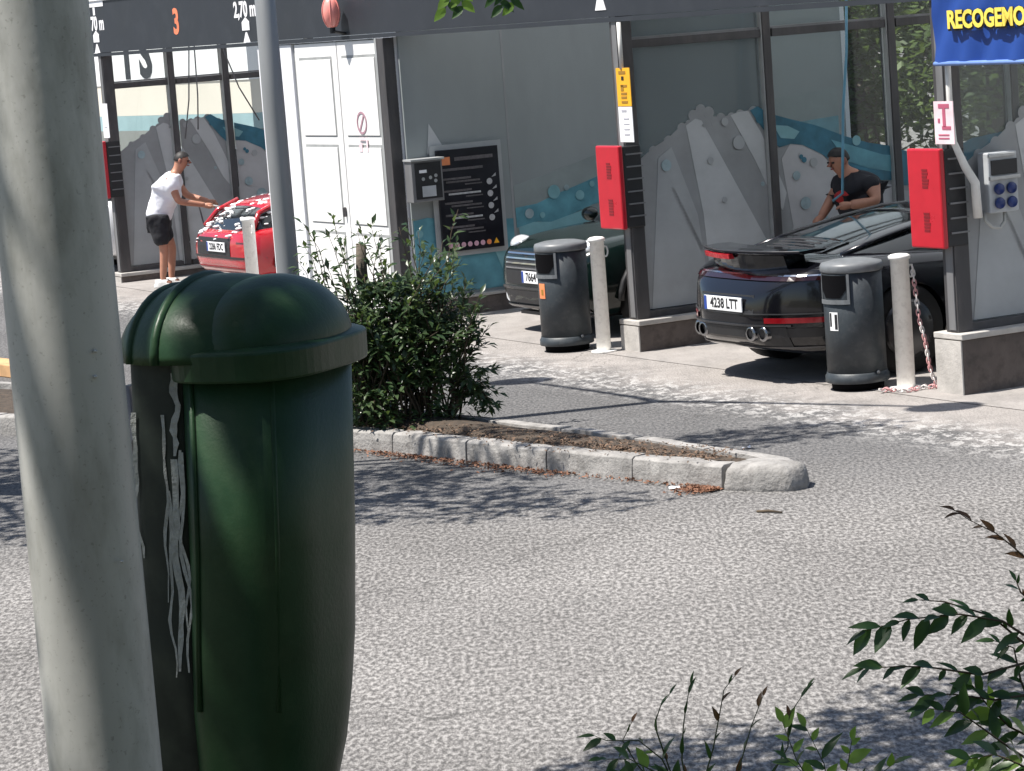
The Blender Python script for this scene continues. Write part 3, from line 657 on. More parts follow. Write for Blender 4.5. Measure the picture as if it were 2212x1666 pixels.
# cut stump standing in the shrub
p = at(785, 600, 19.55)
tag(MB().tube([(p.x, 19.55, .05), (p.x+.01, 19.55, .7), (p.x-.01, 19.55, 1.2), (p.x, 19.56, 1.40)], [.05, .045, .042, .035], 9).build('tree_stake', 'bark', sm=True), 'brown cut stake standing up out of the island shrub', 'stake')
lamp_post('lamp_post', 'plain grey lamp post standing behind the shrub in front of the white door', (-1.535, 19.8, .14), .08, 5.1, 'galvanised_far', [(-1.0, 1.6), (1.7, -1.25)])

# ================================================================== CAR WASH BUILDINGS
# canopy: fascia + roof
cp = thing('canopy', 'slate grey car wash canopy with bay number and height limit marks', 'canopy', L(0, 0), RZ)
def lx(s, t, z): return (t, -s, z)
MB().b2(-.06, .02, 17, -9, 2.84, 3.47).build('fascia', 'fascia_slate', cp)
MB().b2(-.08, .0, 17, -9, 3.475, 3.56).build('fascia_trim', 'wall_white', cp)
MB().b2(-.07, .03, 17, -9, 2.795, 2.835).build('fascia_lip', 'fascia_slate', cp)
MB().b2(.03, 6.2, 17, -9, 3.05, 3.065).build('roof', 'polycarbonate', cp)
for i in range(9):
    MB().b2(.03, 6.2, 16.5-3*i, 16.4-3*i, 2.93, 3.045).build('roof_beam', 'steel_dark', cp)
fx = -.062
text('bay_number', '3', .40, 'orange_num', cp, (fx, 9.62, 3.12), off=.012)
for s_ in (-12.26, -7.62):
    text('height_limit', '2,70 m', .23, 'sign_white', cp, (fx, -s_, 3.19), off=.008, xs=.95)
    y = -s_
    def fbox(y0, y1, z0, z1, nm='height_mark'): return MB().b2(fx-.003, fx, y0, y1, z0, z1).build(nm, 'sign_white', cp)
    fbox(y-.33, y+.33, 3.40, 3.465); fbox(y-.035, y+.035, 3.30, 3.395)
    MB().rings([[(fx, y-.1, 2.97), (fx, y+.1, 2.97), (fx, y+.1, 3.06), (fx, y, 3.11), (fx, y-.1, 3.06)], [(fx-.004, y-.1, 2.97), (fx-.004, y+.1, 2.97), (fx-.004, y+.1, 3.06), (fx-.004, y, 3.11), (fx-.004, y-.1, 3.06)]]).build('height_mark', 'sign_white', cp)
    MB().rings([[(fx, y-.09, 2.84), (fx, y+.09, 2.84), (fx, y+.015, 2.95), (fx, y-.015, 2.95)], [(fx-.004, y-.09, 2.84), (fx-.004, y+.09, 2.84), (fx-.004, y+.015, 2.95), (fx-.004, y-.015, 2.95)]]).build('height_mark', 'sign_white', cp)
for s_ in (-.06,):
    y = -s_
    MB().rings([[(fx, y-.09, 2.9), (fx, y+.09, 2.9), (fx, y+.01, 3.08), (fx, y-.01, 3.08)], [(fx-.004, y-.09, 2.9), (fx-.004, y+.09, 2.9), (fx-.004, y+.01, 3.08), (fx-.004, y-.01, 3.08)]]).build('height_mark', 'sign_white', cp)
# alarm siren on the fascia
sr = thing('alarm_siren', 'red alarm lamp fixed to the slate fascia above the white door', 'siren', L(-5.15, -.06, 2.9), RZ)
MB().ell((-.13, 0, .18), (.095, .095, .16), 20, 12).build('lens', 'siren_red', sr, sm=True)
MB().tube([(-.13, 0, .03), (-.13, 0, -.03)], .03, 10).tube([(-.13, -.03, -.01), (0, -.03, -.04)], .012, 6).tube([(-.13, .03, -.01), (0, .03, -.04)], .012, 6).build('bracket', 'black_plastic', sr)
for a_ in range(6):
    a = a_*PI/3; MB().tube([(-.13+.098*math.cos(a)*math.cos(b), .098*math.sin(a)*math.cos(b), .18+.163*math.sin(b)) for b in [(-1.1+2.2*k/8) for k in range(9)]], .006, 6).build('rib', 'siren_red', sr, sm=True)

# technical room with double door
tk = thing('technical_room', 'white technical room with panelled double door beside the bays', 'building', L(-4.2, 0), RZ)
def yl(s): return -(s+4.2)
MB().b2(.02, 5.4, yl(-7.45), yl(-4.22), 0, 2.79).build('wall', 'white_panel', tk)
MB().b2(-.05, .018, yl(-7.40), yl(-6.52), .02, 2.785).build('wall_panel', 'white_panel', tk, bevel=.006)
MB().b2(-.02, .019, yl(-6.52), yl(-6.46), 0, 2.79).build('wall_joint', 'door_groove', tk)
for k, (sa, sb) in enumerate(((-6.44, -5.42), (-5.40, -4.40))):
    dr = MB().b2(-.045, .018, yl(sa), yl(sb), .02, 2.78).build('door', 'white_door', tk, bevel=.005)
    for (z0, z1) in ((2.0-.02, 2.62), (1.18, 1.86), (.15, 1.04)):
        a, b = sa+.10, sb-.12
        zz0, zz1 = (1.82, 2.64) if z0 > 1.9 else ((.92, 1.74) if z0 > 1 else (.16, .84))
        MB().b2(-.0475, -.046, yl(a), yl(b), zz0, zz1).build('door_groove', 'door_groove', dr)
        MB().b2(-.056, -.0480, yl(a+.018), yl(b-.018), zz0+.012, zz1-.03).build('door_panel', 'white_door', dr, bevel=.004)
    if k == 0: MB().b2(-.085, -.046, yl(sb-.05), yl(sb-.08), 1.0, 1.10).build('handle', 'steel_dark', dr, bevel=.01)
# no-entry pictogram and notice on the right leaf
sg = thing('door_sign', 'small round pictogram sticker with red notice on the white door', 'sign', L(-4.92, -.058, 1.75), RZ)
mb = MB(); n = 28
ro = [(-.001, .115*math.cos(2*PI*i/n), .21+.115*math.sin(2*PI*i/n)) for i in range(n)]; rn = [(-.001, .092*math.cos(2*PI*i/n), .21+.092*math.sin(2*PI*i/n)) for i in range(n)]
mb.rings([ro, [(-.004, p[1], p[2]) for p in ro], [(-.004, p[1], p[2]) for p in rn], rn], cap=False).build('ring', 'sign_mauve', sg)
MB().box((-.0025, 0, .21), (.003, .026, .19), 0, 0, R(35)).build('bar', 'sign_mauve', sg)
MB().b2(-.003, 0, -.10, .10, .035, .06).b2(-.003, 0, -.10, -.07, -.08, .035).b2(-.003, 0, .03, .10, -.08, .01).build('notice', 'sign_pink', sg)
MB().b2(-.10, .03, yl(-4.385), yl(-4.22), 0, 2.79).build('corner_post', 'steel_dark', tk, bevel=.006)
MB().b2(-.105, -.07, yl(-4.40), yl(-4.36), .0, 2.79).build('corner_trim', 'alu_edge', tk)

# glass partitions between the bays
def partition(label, s0, plinth, tl, panes, graphic, glass=('glass_film',), plin_t0=-.12, topz=2.93, tran=2.60, tint=None):
    t = thing('glass_partition', label, 'partition', L(s0, .04), RZ, 'glass screens between the wash bays')
    zb = plinth
    if plinth > 0:
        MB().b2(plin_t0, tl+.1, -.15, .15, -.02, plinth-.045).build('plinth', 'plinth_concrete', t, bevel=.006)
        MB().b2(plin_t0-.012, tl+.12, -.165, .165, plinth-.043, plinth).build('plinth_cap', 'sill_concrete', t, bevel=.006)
        MB().b2(plin_t0-.014, plin_t0-.002, -.150, .150, 0, plinth-.05).build('plinth_lit_end', 'sill_concrete', t)  # end face coloured paler to stand in for the sun on it
    ps = [0]+panes
    for i, x in enumerate(ps):
        w = .085 if i == 0 else .05
        MB().b2(x-w, x+w*.55, -.07, .07, zb+.001, topz).build('post', 'steel_dark', t, bevel=.005)
        MB().b2(x-w-.012, x-w-.002, -.055, .02, zb+.02, topz).build('post_edge', 'alu_edge' if i else 'steel_grey', t)
    for k_, (a, b) in enumerate(zip(ps[:-1], ps[1:])):
        x0, x1 = a+.055, b-.065; gl_ = glass[min(k_, len(glass)-1)]
        MB().b2(x0, x1, -.05, .05, tran-.035, tran+.035).build('rail', 'steel_dark', t, bevel=.004)
        MB().b2(x0, x1, -.03, .03, tran+.037, tran+.055).build('rail_edge', 'steel_grey', t)
        MB().b2(x0, x1, -.05, .05, zb+.001, zb+.06).build('rail', 'steel_dark', t, bevel=.004)
        MB().b2(x0, x1, -.04, .04, topz-.05, topz-.001).build('rail', 'steel_dark', t)
        MB().b2(x0, x1, -.006, .006, zb+.061, tran-.036).build('pane', gl_, t)
        MB().b2(x0, x1, -.006, .006, tran+.056, topz-.051).build('pane', gl_, t)
        if graphic == 'foam':
            cl = lambda pl: clip(pl, x0+.002, x1-.002)
            for nm, pl, mt, dy in foam(zb+.07):
                q = cl(pl)
                if len(q) > 2: poly(nm, q, mt, t, -.008-dy)
    return t
def clip(pl, x0, x1):
    def half(P, x, sgn):
        out = []
        for i in range(len(P)):
            a, b = P[i], P[(i+1) % len(P)]; ia, ib = sgn*(a[0]-x) >= 0, sgn*(b[0]-x) >= 0
            if ia: out.append(a)
            if ia != ib:
                f = (x-a[0])/(b[0]-a[0]); out.append((x, a[1]+f*(b[1]-a[1])))
        return out
    P = half(pl, x0, 1); return half(P, x1, -1) if P else P
def foam(zb):
    top = [(-.1, 1.50), (.05, 1.60), (.22, 1.71), (.38, 1.78), (.52, 1.88), (.60, 1.90), (.64, 1.98), (.72, 2.02), (.80, 1.99), (.86, 1.91), (.92, 1.93), (.98, 1.90), (1.03, 1.93), (1.12, 1.94), (1.26, 1.95), (1.40, 1.90), (1.60, 1.78), (1.9, 1.62), (2.2, 1.45), (2.74, 1.22), (3.3, 1.15), (4.2, 1.3), (5.6, 1.1)]
    yield 'foam_print', top+[(5.6, zb), (-.1, zb)], 'print_dark', 0
    for k, (x, z) in enumerate(top[2:20]): yield 'foam_print', disc_pts((x, z-.03), .045+.028*abs(noise.noise((k*1.7, 3, 1)))), 'print_dark', .0004+.00018*k
    yield 'foam_print', [(.26, 1.62), (.40, 1.70), (.62, 1.1), (.70, zb), (.1, zb)], 'print_mid', .004
    yield 'foam_print', [(.56, 1.87), (.66, 1.92), (.72, 1.90), (1.02, 1.35), (1.36, .72), (1.42, zb), (.72, zb), (.68, 1.1)], 'print_light', .004
    yield 'foam_print', [(.36, 1.35), (.40, 1.35), (.66, .8), (.63, .78)], 'print_light', .004
    yield 'foam_print', [(1.02, 1.92), (1.10, 1.94), (1.20, 1.945), (1.32, 1.75), (1.42, 1.52), (1.55, 1.2), (1.5, 1.05), (1.40, 1.18), (1.25, 1.5)], 'print_light', .004
    yield 'foam_print', [(1.52, 1.50), (1.62, 1.62), (1.78, 1.60), (1.95, 1.50), (2.1, 1.33), (2.35, 1.20), (2.74, 1.16), (2.74, zb), (1.5, zb), (1.6, .9)], 'print_warm', .004
    yield 'foam_print', [(2.8, 1.1), (3.2, 1.05), (4.3, 1.2), (5.5, .9), (5.5, zb), (2.8, zb)], 'print_mid', .004
    yield 'wave_and_sun_print', [(1.22, 1.945), (1.30, 1.975), (1.40, 1.91), (1.62, 1.84), (1.9, 1.76), (2.2, 1.64), (2.45, 1.56), (2.74, 1.50), (2.74, 1.20), (2.5, 1.22), (2.3, 1.27), (2.12, 1.38), (1.95, 1.50), (1.75, 1.60), (1.62, 1.62), (1.5, 1.60), (1.42, 1.68), (1.34, 1.78)], 'print_blue', .008
    yield 'wave_and_sun_print', [(2.05, 1.62), (2.3, 1.54), (2.6, 1.44), (2.74, 1.42), (2.74, 1.27), (2.45, 1.33), (2.2, 1.42)], 'print_teal', .012
    yield 'wave_and_sun_print', [(1.45, 1.80), (1.6, 1.78), (1.72, 1.72), (1.66, 1.66), (1.52, 1.68)], 'print_aqua', .012
    yield 'wave_and_sun_print', [(2.76, 1.48), (3.2, 1.35), (3.6, 1.5), (4.2, 1.55), (4.2, 1.25), (3.3, 1.1), (2.76, 1.15)], 'print_blue', .008
    for c, r, mt in [((1.74, 1.09), .055, 'print_bubble'), ((1.66, 1.34), .04, 'print_bubble'), ((.33, 1.55), .05, 'print_bubble'), ((1.08, 1.68), .06, 'print_mid'), ((1.9, .92), .07, 'print_bubble'), ((1.30, 1.86), .03, 'print_blue'), ((2.05, 1.16), .03, 'print_dark'), ((1.75, 1.47), .025, 'print_blue'), ((1.85, 1.44), .04, 'print_mid'), ((2.32, 1.59), .045, 'print_aqua'), ((1.72, 1.50), .02, 'print_blue'), ((.95, 1.87), .035, 'print_mid'), ((.78, 1.55), .03, 'print_mid'), ((.74, 1.86), .018, 'print_dark'), ((1.3, 1.3), .02, 'print_bubble'), ((2.4, .8), .05, 'print_bubble'), ((.9, 1.2), .025, 'print_mid')]:
        yield 'bubble_print', disc_pts(c, r), mt, .016
partition('glass screen with foam print in front of the black sports car', .10, .27, 5.5, [1.42, 2.75, 4.1, 5.45], 'foam', ('glass_film', 'glass_tint'))
partition('glass screen on a brown plinth at the right edge behind the socket box', 4.52, .44, 5.5, [1.42, 2.75, 4.1, 5.45], 'foam', ('glass_tint',))
partition('glass screen with foam print behind the person in the white shirt', -12.25, .12, 5.5, [.82, 1.55, 2.75, 4.1, 5.45], 'foam', ('glass_clear',), tran=2.42)
# solid printed side wall of the technical room
tw = thing('printed_wall', 'grey printed wall panel with teal waves behind the price board', 'wall', L(-4.18, -.10), RZ)
ox = -.06
MB().b2(.14, 5.4, -.02, .015, .20, 2.92).build('panel', 'film_grey', tw)
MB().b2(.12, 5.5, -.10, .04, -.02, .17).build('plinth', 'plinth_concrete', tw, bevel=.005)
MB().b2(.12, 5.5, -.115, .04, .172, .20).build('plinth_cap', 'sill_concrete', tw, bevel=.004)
poly('wave_and_sun_print', [(.15, .98), (.3, 1.0), (.5, .97), (.9, .92), (1.27, .90), (1.27, .23), (.15, .23)], 'print_teal', tw, -.022)
poly('wave_and_sun_print', [(.15, .72), (.25, .80), (.45, .70), (.8, .74), (1.2, .62), (1.2, .24), (.15, .24)], 'print_blue', tw, -.027).data.materials[0] = MATS['print_teal']
poly('wave_and_sun_print', [(1.30, 1.22), (1.8, 1.33), (2.3, 1.46), (3.2, 1.75), (5.3, 1.9), (5.3, .23), (1.30, .23)], 'print_pale', tw, -.022)
poly('wave_and_sun_print', [(1.30, 1.0), (1.55, 1.02), (1.8, 1.10), (2.1, 1.18), (2.6, 1.32), (3.4, 1.5), (5.3, 1.6), (5.3, 1.35), (3.5, 1.1), (2.6, 1.0), (2.2, .95), (1.9, .86), (1.75, .80), (1.55, .84), (1.30, .80)], 'print_teal', tw, -.027)
poly('wave_and_sun_print', [(1.32, .80), (1.5, .84), (1.7, .82), (2.2, .93), (2.14, .72), (1.7, .62), (1.34, .60)], 'print_aqua', tw, -.031)
poly('wave_and_sun_print', [(1.30, .62), (1.36, .62), (1.6, .52), (1.6, .23), (1.30, .23)], 'print_teal', tw, -.034)
poly('wave_and_sun_print', [(1.02, .62), (1.18, .62), (1.26, .36), (1.26, .23), (1.17, .23)], 'print_aqua', tw, -.034)
poly('wave_and_sun_print', [(.36, 1.62), (.40, 1.92), (.56, 1.65)], 'print_light', tw, -.024)  # pale triangle painted on for a patch of grazing sun, not a wave
for c, r in (((1.45, .93), .05), ((1.75, 1.12), .07), ((1.6, .9), .03), ((2.05, 1.06), .05), ((2.2, 1.16), .03), ((2.35, 1.22), .04), ((.2, .85), .04), ((1.9, 1.15), .03), ((2.1, .88), .03)): poly('bubble_print', disc_pts(c, r), random.choice(['print_aqua', 'print_bubble']), tw, -.038)
MB().b2(1.27, 1.295, -.024, -.018, .20, 2.92).build('panel_joint', 'print_dark', tw)

# ================================================================== WALL-MOUNTED THINGS
pb = thing('price_board', 'black price board with orange logo square on the printed wall', 'sign', L(-4.12, .67, .64), RZ)
MB().b2(-.345, .345, -.03, .0, 0, 1.01).build('panel', 'board_black', pb, bevel=.004)
MB().b2(-.40, .40, .002, .012, -.05, 1.06).build('mount', 'print_mid', pb)
def bz(x0, x1, z0, z1, mat, nm='print_line', y=-.031): return MB().b2(x0, x1, y-.002, y, z0, z1).build(nm, mat, pb)
bz(-.29, -.20, .86, .94, 'orange', 'logo')
bz(-.15, .28, .895, .93, 'board_grey'); bz(-.29, .16, .80, .825, 'board_grey')
for k, z in enumerate((.68, .56, .44, .32, .20)):
    bz(-.29, .02, z+.03, z+.05, 'board_grey'); bz(-.26+.02*k, .12, z, z+.018, 'board_silver' if k in (1, 3) else 'board_grey'); bz(-.05, .14, z-.03, z-.018, 'board_grey')
    if k < 4:
        poly('price_mark', disc_pts((.225, z-.02), .032, 10), 'board_silver', pb, -.031); poly('price_mark', [(.25, z+.02), (.30, z+.06), (.30, z+.03)], 'board_silver', pb, -.031)
for k in range(7): poly('dot', disc_pts((-.26+.072*k, .06), .026, 14), 'pink_dot' if k != 6 else 'orange', pb, -.031)
poly('warning_triangle', [(.225, .04), (.285, .04), (.255, .095)], 'sign_yellow', pb, -.031)
cb = thing('payment_terminal', 'grey metal coin terminal left of the black price board', 'terminal', L(-4.12, .15, 1.17), RZ)
MB().b2(-.17, .17, -.15, 0, 0, .40).build('housing', 'steel_grey', cb, bevel=.006)
MB().b2(-.185, .185, -.18, .0, .402, .425).build('rain_hood', 'alu_edge', cb, bevel=.004)
MB().b2(-.135, .15, -.156, -.151, .03, .385).build('front_plate', 'black_plastic', cb)
MB().b2(-.09, -.01, -.161, -.157, .285, .315).build('display', 'sign_white', cb)
MB().b2(-.07, .08, -.162, -.157, .05, .155).build('notice', 'socket_grey', cb)
for x, z in ((-.05, .225), (.03, .235), (.09, .25), (.085, .2)): MB().lathe([(.018, 0), (.018, .006)], 12, (x, -.157, z), 'Y').build('button', 'alu_edge', cb)

def red_unit(label, s, t, z0=1.05, w=.38, h=.71):
    r = thing('mat_rack', label, 'rack', L(s, t, z0), RZ, 'red fronted racks on the bay posts')
    # front faces local -x, w along y
    MB().b2(.02, .20, -w/2+.01, w/2-.01, .01, h-.01).build('housing', 'black_plastic', r, bevel=.008)
    MB().b2(-.03, .018, -w/2, w/2, 0, h).build('front', 'red_frame', r, bevel=.014, seg=3)
    for k in range(6):
        z = .10+k*.105
        MB().b2(.045, .205, -w/2-.004, -w/2+.009, z, z+.012).build('rib', 'steel_grey', r)
    for z in (.43, .12):
        for k in range(6): MB().b2(-.033, -.0305, -.05+.02*noise.noise((k, z, s)), .02, z+k*.024, z+k*.024+.016).build('lettering', 'red_dark', r)
    MB().b2(.20, .26, -.04, .04, .2, .5).build('bracket', 'steel_dark', r)
    return r
red_unit('red fronted black rack on the post above the left grey bin', .02, -.12)
red_unit('red fronted black rack on the post above the chained bollard', 4.42, -.12)
red_unit('red fronted black rack half hidden by the near lamp post', -12.35, -.12)
def plate_sign(name, label, s, t, z0, w, h, mat, marks):
    g = thing(name, label, 'sign', L(s, t, z0), RZ)
    MB().b2(-.006, 0, -w/2, w/2, 0, h).build('panel', mat, g)
    for (a, b, c, d, mm) in marks: MB().b2(-.009, -.0062, w/2-a*w, w/2-b*w, c*h, d*h).build('print', mm, g)
    return g
plate_sign('warning_sign', 'yellow notice on the dark post above the white notice', .30, -.10, 2.09, .22, .32, 'sign_yellow', [(.2, .7, .84, .92, 'ink_yellow'), (.38, .55, .68, .78, 'ink'), (.3, .75, .50, .56, 'ink_yellow'), (.3, .5, .40, .56, 'ink_yellow'), (.3, .72, .30, .36, 'ink_yellow'), (.3, .7, .20, .26, 'ink_yellow'), (.3, .75, .08, .14, 'ink_yellow')])
plate_sign('notice_sign', 'white notice under the yellow one on the dark post', .30, -.10, 1.79, .22, .295, 'sign_white', [(.25, .6, .86, .92, 'sign_print_grey'), (.35, .75, .2, .24, 'sign_print_grey'), (.35, .75, .35, .38, 'sign_print_grey'), (.35, .75, .5, .53, 'sign_print_grey'), (.35, .75, .65, .68, 'sign_print_grey')])
plate_sign('notice_sign', 'pale pink notice on the post over the right red rack', 4.63, -.10, 1.79, .22, .30, 'sign_pink', [(.25, .8, .84, .94, 'sign_magenta'), (.45, .6, .40, .84, 'sign_magenta'), (.4, .85, .34, .42, 'sign_magenta'), (.2, .3, .5, .6, 'sign_magenta'), (.2, .75, .12, .15, 'sign_magenta'), (.2, .75, .2, .23, 'sign_magenta')])
plate_sign('notice_sign', 'white notice on the far left post above the red rack', -12.1, -.10, 1.80, .20, .42, 'sign_white', [(.25, .75, .3, .33, 'sign_print_grey')])
# conduits
tag(MB().tube([L(.28, -.10, 2.40), L(.28, -.10, 2.79)], .018, 8).build('conduit_pipe', 'pipe_white', sm=True), 'thin pale conduit above the yellow notice', 'pipe')
pC = [L(4.66, -.07, 3.0), L(4.66, -.07, 2.1), L(4.67, -.06, 1.80), L(4.68, .02, 1.62), L(4.68, .10, 1.5), L(4.68, .11, 1.25)]
tag(MB().tube(pC, [.022, .022, .024, .03, .034, .034], 10).build('conduit_pipe', 'pipe_white', sm=True), 'white bent conduit beside the pink notice', 'pipe')
# socket box
sk = thing('socket_box', 'grey outdoor socket box with four blue sockets on the right post', 'socket box', L(4.64, .33, 1.27), RZ)
MB().b2(-.13, .13, -.07, .055, 0, .43).build('housing', 'socket_grey', sk, bevel=.012, seg=3)
MB().b2(-.11, .12, -.082, -.071, .27, .375).build('window', 'black_plastic', sk, bevel=.003)
MB().b2(-.135, .135, -.095, -.071, .235, .262).build('ledge', 'alu_edge', sk, bevel=.004)
MB().b2(-.135, .10, -.09, -.071, .395, .42).build('visor', 'alu_edge', sk, bevel=.004)
for x in (-.055, .055):
    for z in (.17, .07):
        q = MB().lathe([(.038, 0), (.042, .012), (.036, .03), (.02, .03), (.02, .012)], 16, (x, -.071-.03, z), 'Y').build('socket', 'socket_blue', sk, sm=True)
MB().tube([(-.13, -.0, .02), (-.14, -.02, -.05), (-.09, -.03, -.10), (-.02, -.03, -.11), (.03, -.02, -.07), (.04, -.01, .0)], .012, 8).build('cable', 'cable_grey', sk, sm=True)
# banner
bn = thing('banner', 'blue vinyl banner with yellow lettering at the upper right', 'banner', L(4.62, -.15, 2.345), RZ)
mb = MB(); rs = []
for i in range(45):
    y = -2.6*i/44; rs.append([(.018*math.sin(y*9+j*.9)*(.3+.7*(j/7))+.012*math.sin(y*23+j*1.7), y, .02+.75*j/7) for j in range(8)])
mb.rings(rs, cap=False, closed=False).build('sheet', 'banner_blue', bn, sm=True)
MB().tube([(0, .0, .01), (0, -1.3, .005), (0, -2.6, .01)], .016, 8).build('hem', 'banner_hem', bn, sm=True)
text('lettering', 'RECOGEMOS', .168, 'banner_yellow', bn, (-.045, -.22, .305), off=.006, xs=.92, align='LEFT', th=.002)
text('lettering_outline', 'RECOGEMOS', .168, 'ink', bn, (-.040, -.225, .298), off=.014, xs=.92, align='LEFT', th=.001)  # dark printed outline behind the yellow letters
for y in (.0, -1.2, -2.5): MB().tube([(.03, y, .02), (.06, y, .74)], .006, 6).build('tie', 'steel_grey', bn)

# ================================================================== BINS, BOLLARDS, CHAIN
def grey_bin(label, p, facing, sticker):
    t = thing('waste_bin', label, 'waste bin', p, facing, 'grey cylindrical bins by the posts')
    MB().lathe([(.19, 0), (.195, .05), (.205, .055)], 36).build('foot', 'bin_dark', t, sm=True)
    MB().lathe([(.232, .055), (.236, .06), (.236, .105), (.226, .115), (.224, .13)], 40).build('base_ring', 'bin_grey', t, sm=True)
    MB().lathe([(.220, .12), (.219, .5), (.218, .885)], 40).build('drum', 'bin_grey', t, sm=True)
    MB().lathe([(.226, .87), (.232, .88), (.232, .915), (.222, .935), (.15, .952), (.03, .957)], 40).build('lid', 'bin_edge', t, sm=True)
    # mouth: frame, with the opening's shade painted as a dark patch on the drum, facing local -x
    def cyl(y, z, r): return (-math.sqrt(max(.0, r*r-y*y)), y, z)
    def patch(nm, mat, y0, y1, z0, z1, r, sub=8, cut=0):
        mb = MB(); a = []; b = []
        for i in range(sub+1):
            y = y0+(y1-y0)*i/sub; e = cut*max(0, abs(2*i/sub-1)-.6)/.4
            a.append(cyl(y, z0+e, r)); b.append(cyl(y, z1, r))
        c = [(p_[0]*.9, p_[1]*.9, p_[2]) for p_ in a]; d = [(p_[0]*.9, p_[1]*.9, p_[2]) for p_ in b]
        mb.rings([a, b, d, c, a], cap=False, closed=False); return mb.build(nm, mat, t)
    patch('mouth_frame', 'bin_grey', -.135, .135, .66, .865, .224); patch('mouth_ledge', 'bin_edge', -.140, .140, .645, .675, .232); patch('mouth', 'bin_dark', -.115, .115, .69, .855, .2275, 10, .06)
    patch('mouth_side', 'bin_edge', -.138, -.122, .675, .865, .229, 3); patch('mouth_side', 'bin_edge', .122, .138, .675, .865, .229, 3)
    if sticker == 'orange':
        patch('sticker', 'orange', -.01, .075, .47, .60, .2225); patch('sticker_print', 'ink_yellow', .01, .04, .50, .55, .2238, 4)
    else:
        patch('sticker', 'plate_white', -.04, .04, .45, .585, .2225); patch('sticker_print', 'ink', -.036, -.012, .46, .57, .2238, 4); patch('sticker_print', 'ink', .018, .036, .48, .58, .2238, 4)
    MB().lathe([(.012, 0), (.016, .01), (.008, .02)], 8, (-.02, -.235, .13), 'Y').build('latch', 'bin_edge', t)
    return t
p1 = G(1228, 762)+Vector((0, .2, 0)); p2 = G(1862, 846)+Vector((0, .2, 0))
grey_bin('dark grey cylindrical bin with an orange sticker in front of the green car', (p1.x, p1.y, .004), R(40), 'orange')
grey_bin('dark grey cylindrical bin with a pale sticker in front of the black car', (p2.x, p2.y, .004), R(40), 'white')
def bollard(label, p, r=.062, h=.98, rz=0):
    t = thing('bollard', label, 'bollard', p, rz, 'white steel bollards at the bay posts')
    MB().lathe([(r, 0), (r, h-.03), (r*1.18, h-.028), (r*1.2, h-.006), (r*.9, h+.006), (r*.2, h+.012)], 24).build('post', 'bollard_white', t, sm=True)
    MB().lathe([(r*1.8, 0), (r*1.8, .012)], 20).build('flange', 'bollard_white', t)
    mb = MB(); rr = .022
    mb.tube([(r*.8+rr*math.sin(PI*2*k/12)*.9+rr, 0, h-.12+.045*math.cos(PI*2*k/12)) for k in range(13)], .007, 6).build('chain_eye', 'bollard_white', t, sm=True)
    return t
b1 = G(1288, 515, .98); b2 = G(1942, 552, .98); b3 = G(535, 472, .98)
bollard('white bollard beside the bin with the orange sticker', (b1.x, b1.y, .004), rz=R(10))
bollard('white bollard with red and white chain hanging from it', (b2.x, b2.y, .004), .068)
bollard('white bollard in front of the red car', (b3.x, b3.y, .004), .068, rz=R(-60))
# chain of plastic links
ch = thing('plastic_chain', 'red and white plastic chain hanging from the bollard and lying on the ground', 'chain', (b2.x, b2.y, .004))
def link_mesh(mat):
    mb = MB(); pts = []
    for k in range(17):
        a = 2*PI*k/16; pts.append((.021*math.cos(a)+(.006 if math.cos(a) > 0 else -.006), .013*math.sin(a), 0))
    mb.tube(pts, .0048, 6, cap=False); me = bpy.data.meshes.new('link'); me.from_pydata(mb.v, [], mb.f); me.materials.append(MATS[mat]); smooth(me); return me
LK = [link_mesh('chain_white'), link_mesh('chain_red')]
path = []
for k in range(12): f = k/11; path.append(Vector((.085+.03*f, -.035, .90-.40*f)))
for k in range(1, 18): f = k/17; path.append(Vector((.115+.12*f*f+.02*math.sin(f*5), -.04-.05*f, .50-.485*f)))
for k in range(1, 16): f = k/15; path.append(Vector((.235+.22*f, -.09+.05*math.sin(f*8), .012)))
for k in range(1, 10): f = k/9; path.append(Vector((.455-.25*f, -.14-.05*math.sin(f*6), .012)))
for k in range(1, 16): f = k/15; path.append(Vector((.205-.42*f, -.17+.05*math.sin(f*9), .014+.01*(k % 2))))
for i in range(len(path)-1):
    a, b = path[i], path[i+1]; o = bpy.data.objects.new('link', LK[1 if (i//3) % 2 else 0]); col.objects.link(o); o.parent = ch
    o.matrix_local = orient((a+b)/2, b-a, (0, -1, .2) if i % 2 else (1, 0, .3), 1.0)

# ================================================================== CARS
def subsurf_loft(name, rings, mat, parent, lv=2, arches=None):
    mb = MB(); mb.rings(rings); o = mb.build(name, mat, parent, sm=True)
    ss = o.modifiers.new('s', 'SUBSURF'); ss.levels = lv; ss.render_levels = lv
    par = o.parent; o.parent = None; bake(o)
    if arches:
        cmb = MB()
        for (x, z, r, y0, y1) in arches: cmb.lathe([(r, y0), (r, y1)], 32, (x, 0, z), 'Y')
        c = cmb.build('cut', mat); bo = o.modifiers.new('b', 'BOOLEAN'); bo.operation = 'DIFFERENCE'; bo.object = c; bo.solver = 'EXACT'
        bake(o); bpy.data.objects.remove(c)
        try: o.data.set_sharp_from_angle(angle=R(38))
        except Exception: pass
    smooth(o.data)
    try: o.data.set_sharp_from_angle(angle=R(38))
    except Exception: pass
    o.parent = par
    o.data.materials.clear(); o.data.materials.append(MATS[mat]); return o
def body_rings(st):
    out = []
    for (x, zb, zs, zd, wb, wm, ws) in st:
        h = zs-zb
        half = [(wb*.55, zb), (wb*.92, zb), (wb, zb+.05), (wm, zb+.32*h), (wm, zb+.62*h), ((wm*.6+ws*.4), zs-.07), (ws, zs), (ws*.62, zs+(zd-zs)*.75), (ws*.2, zd)]
        out.append([(x, y, z) for y, z in half]+[(x, -y, z) for y, z in reversed(half)])
    return out
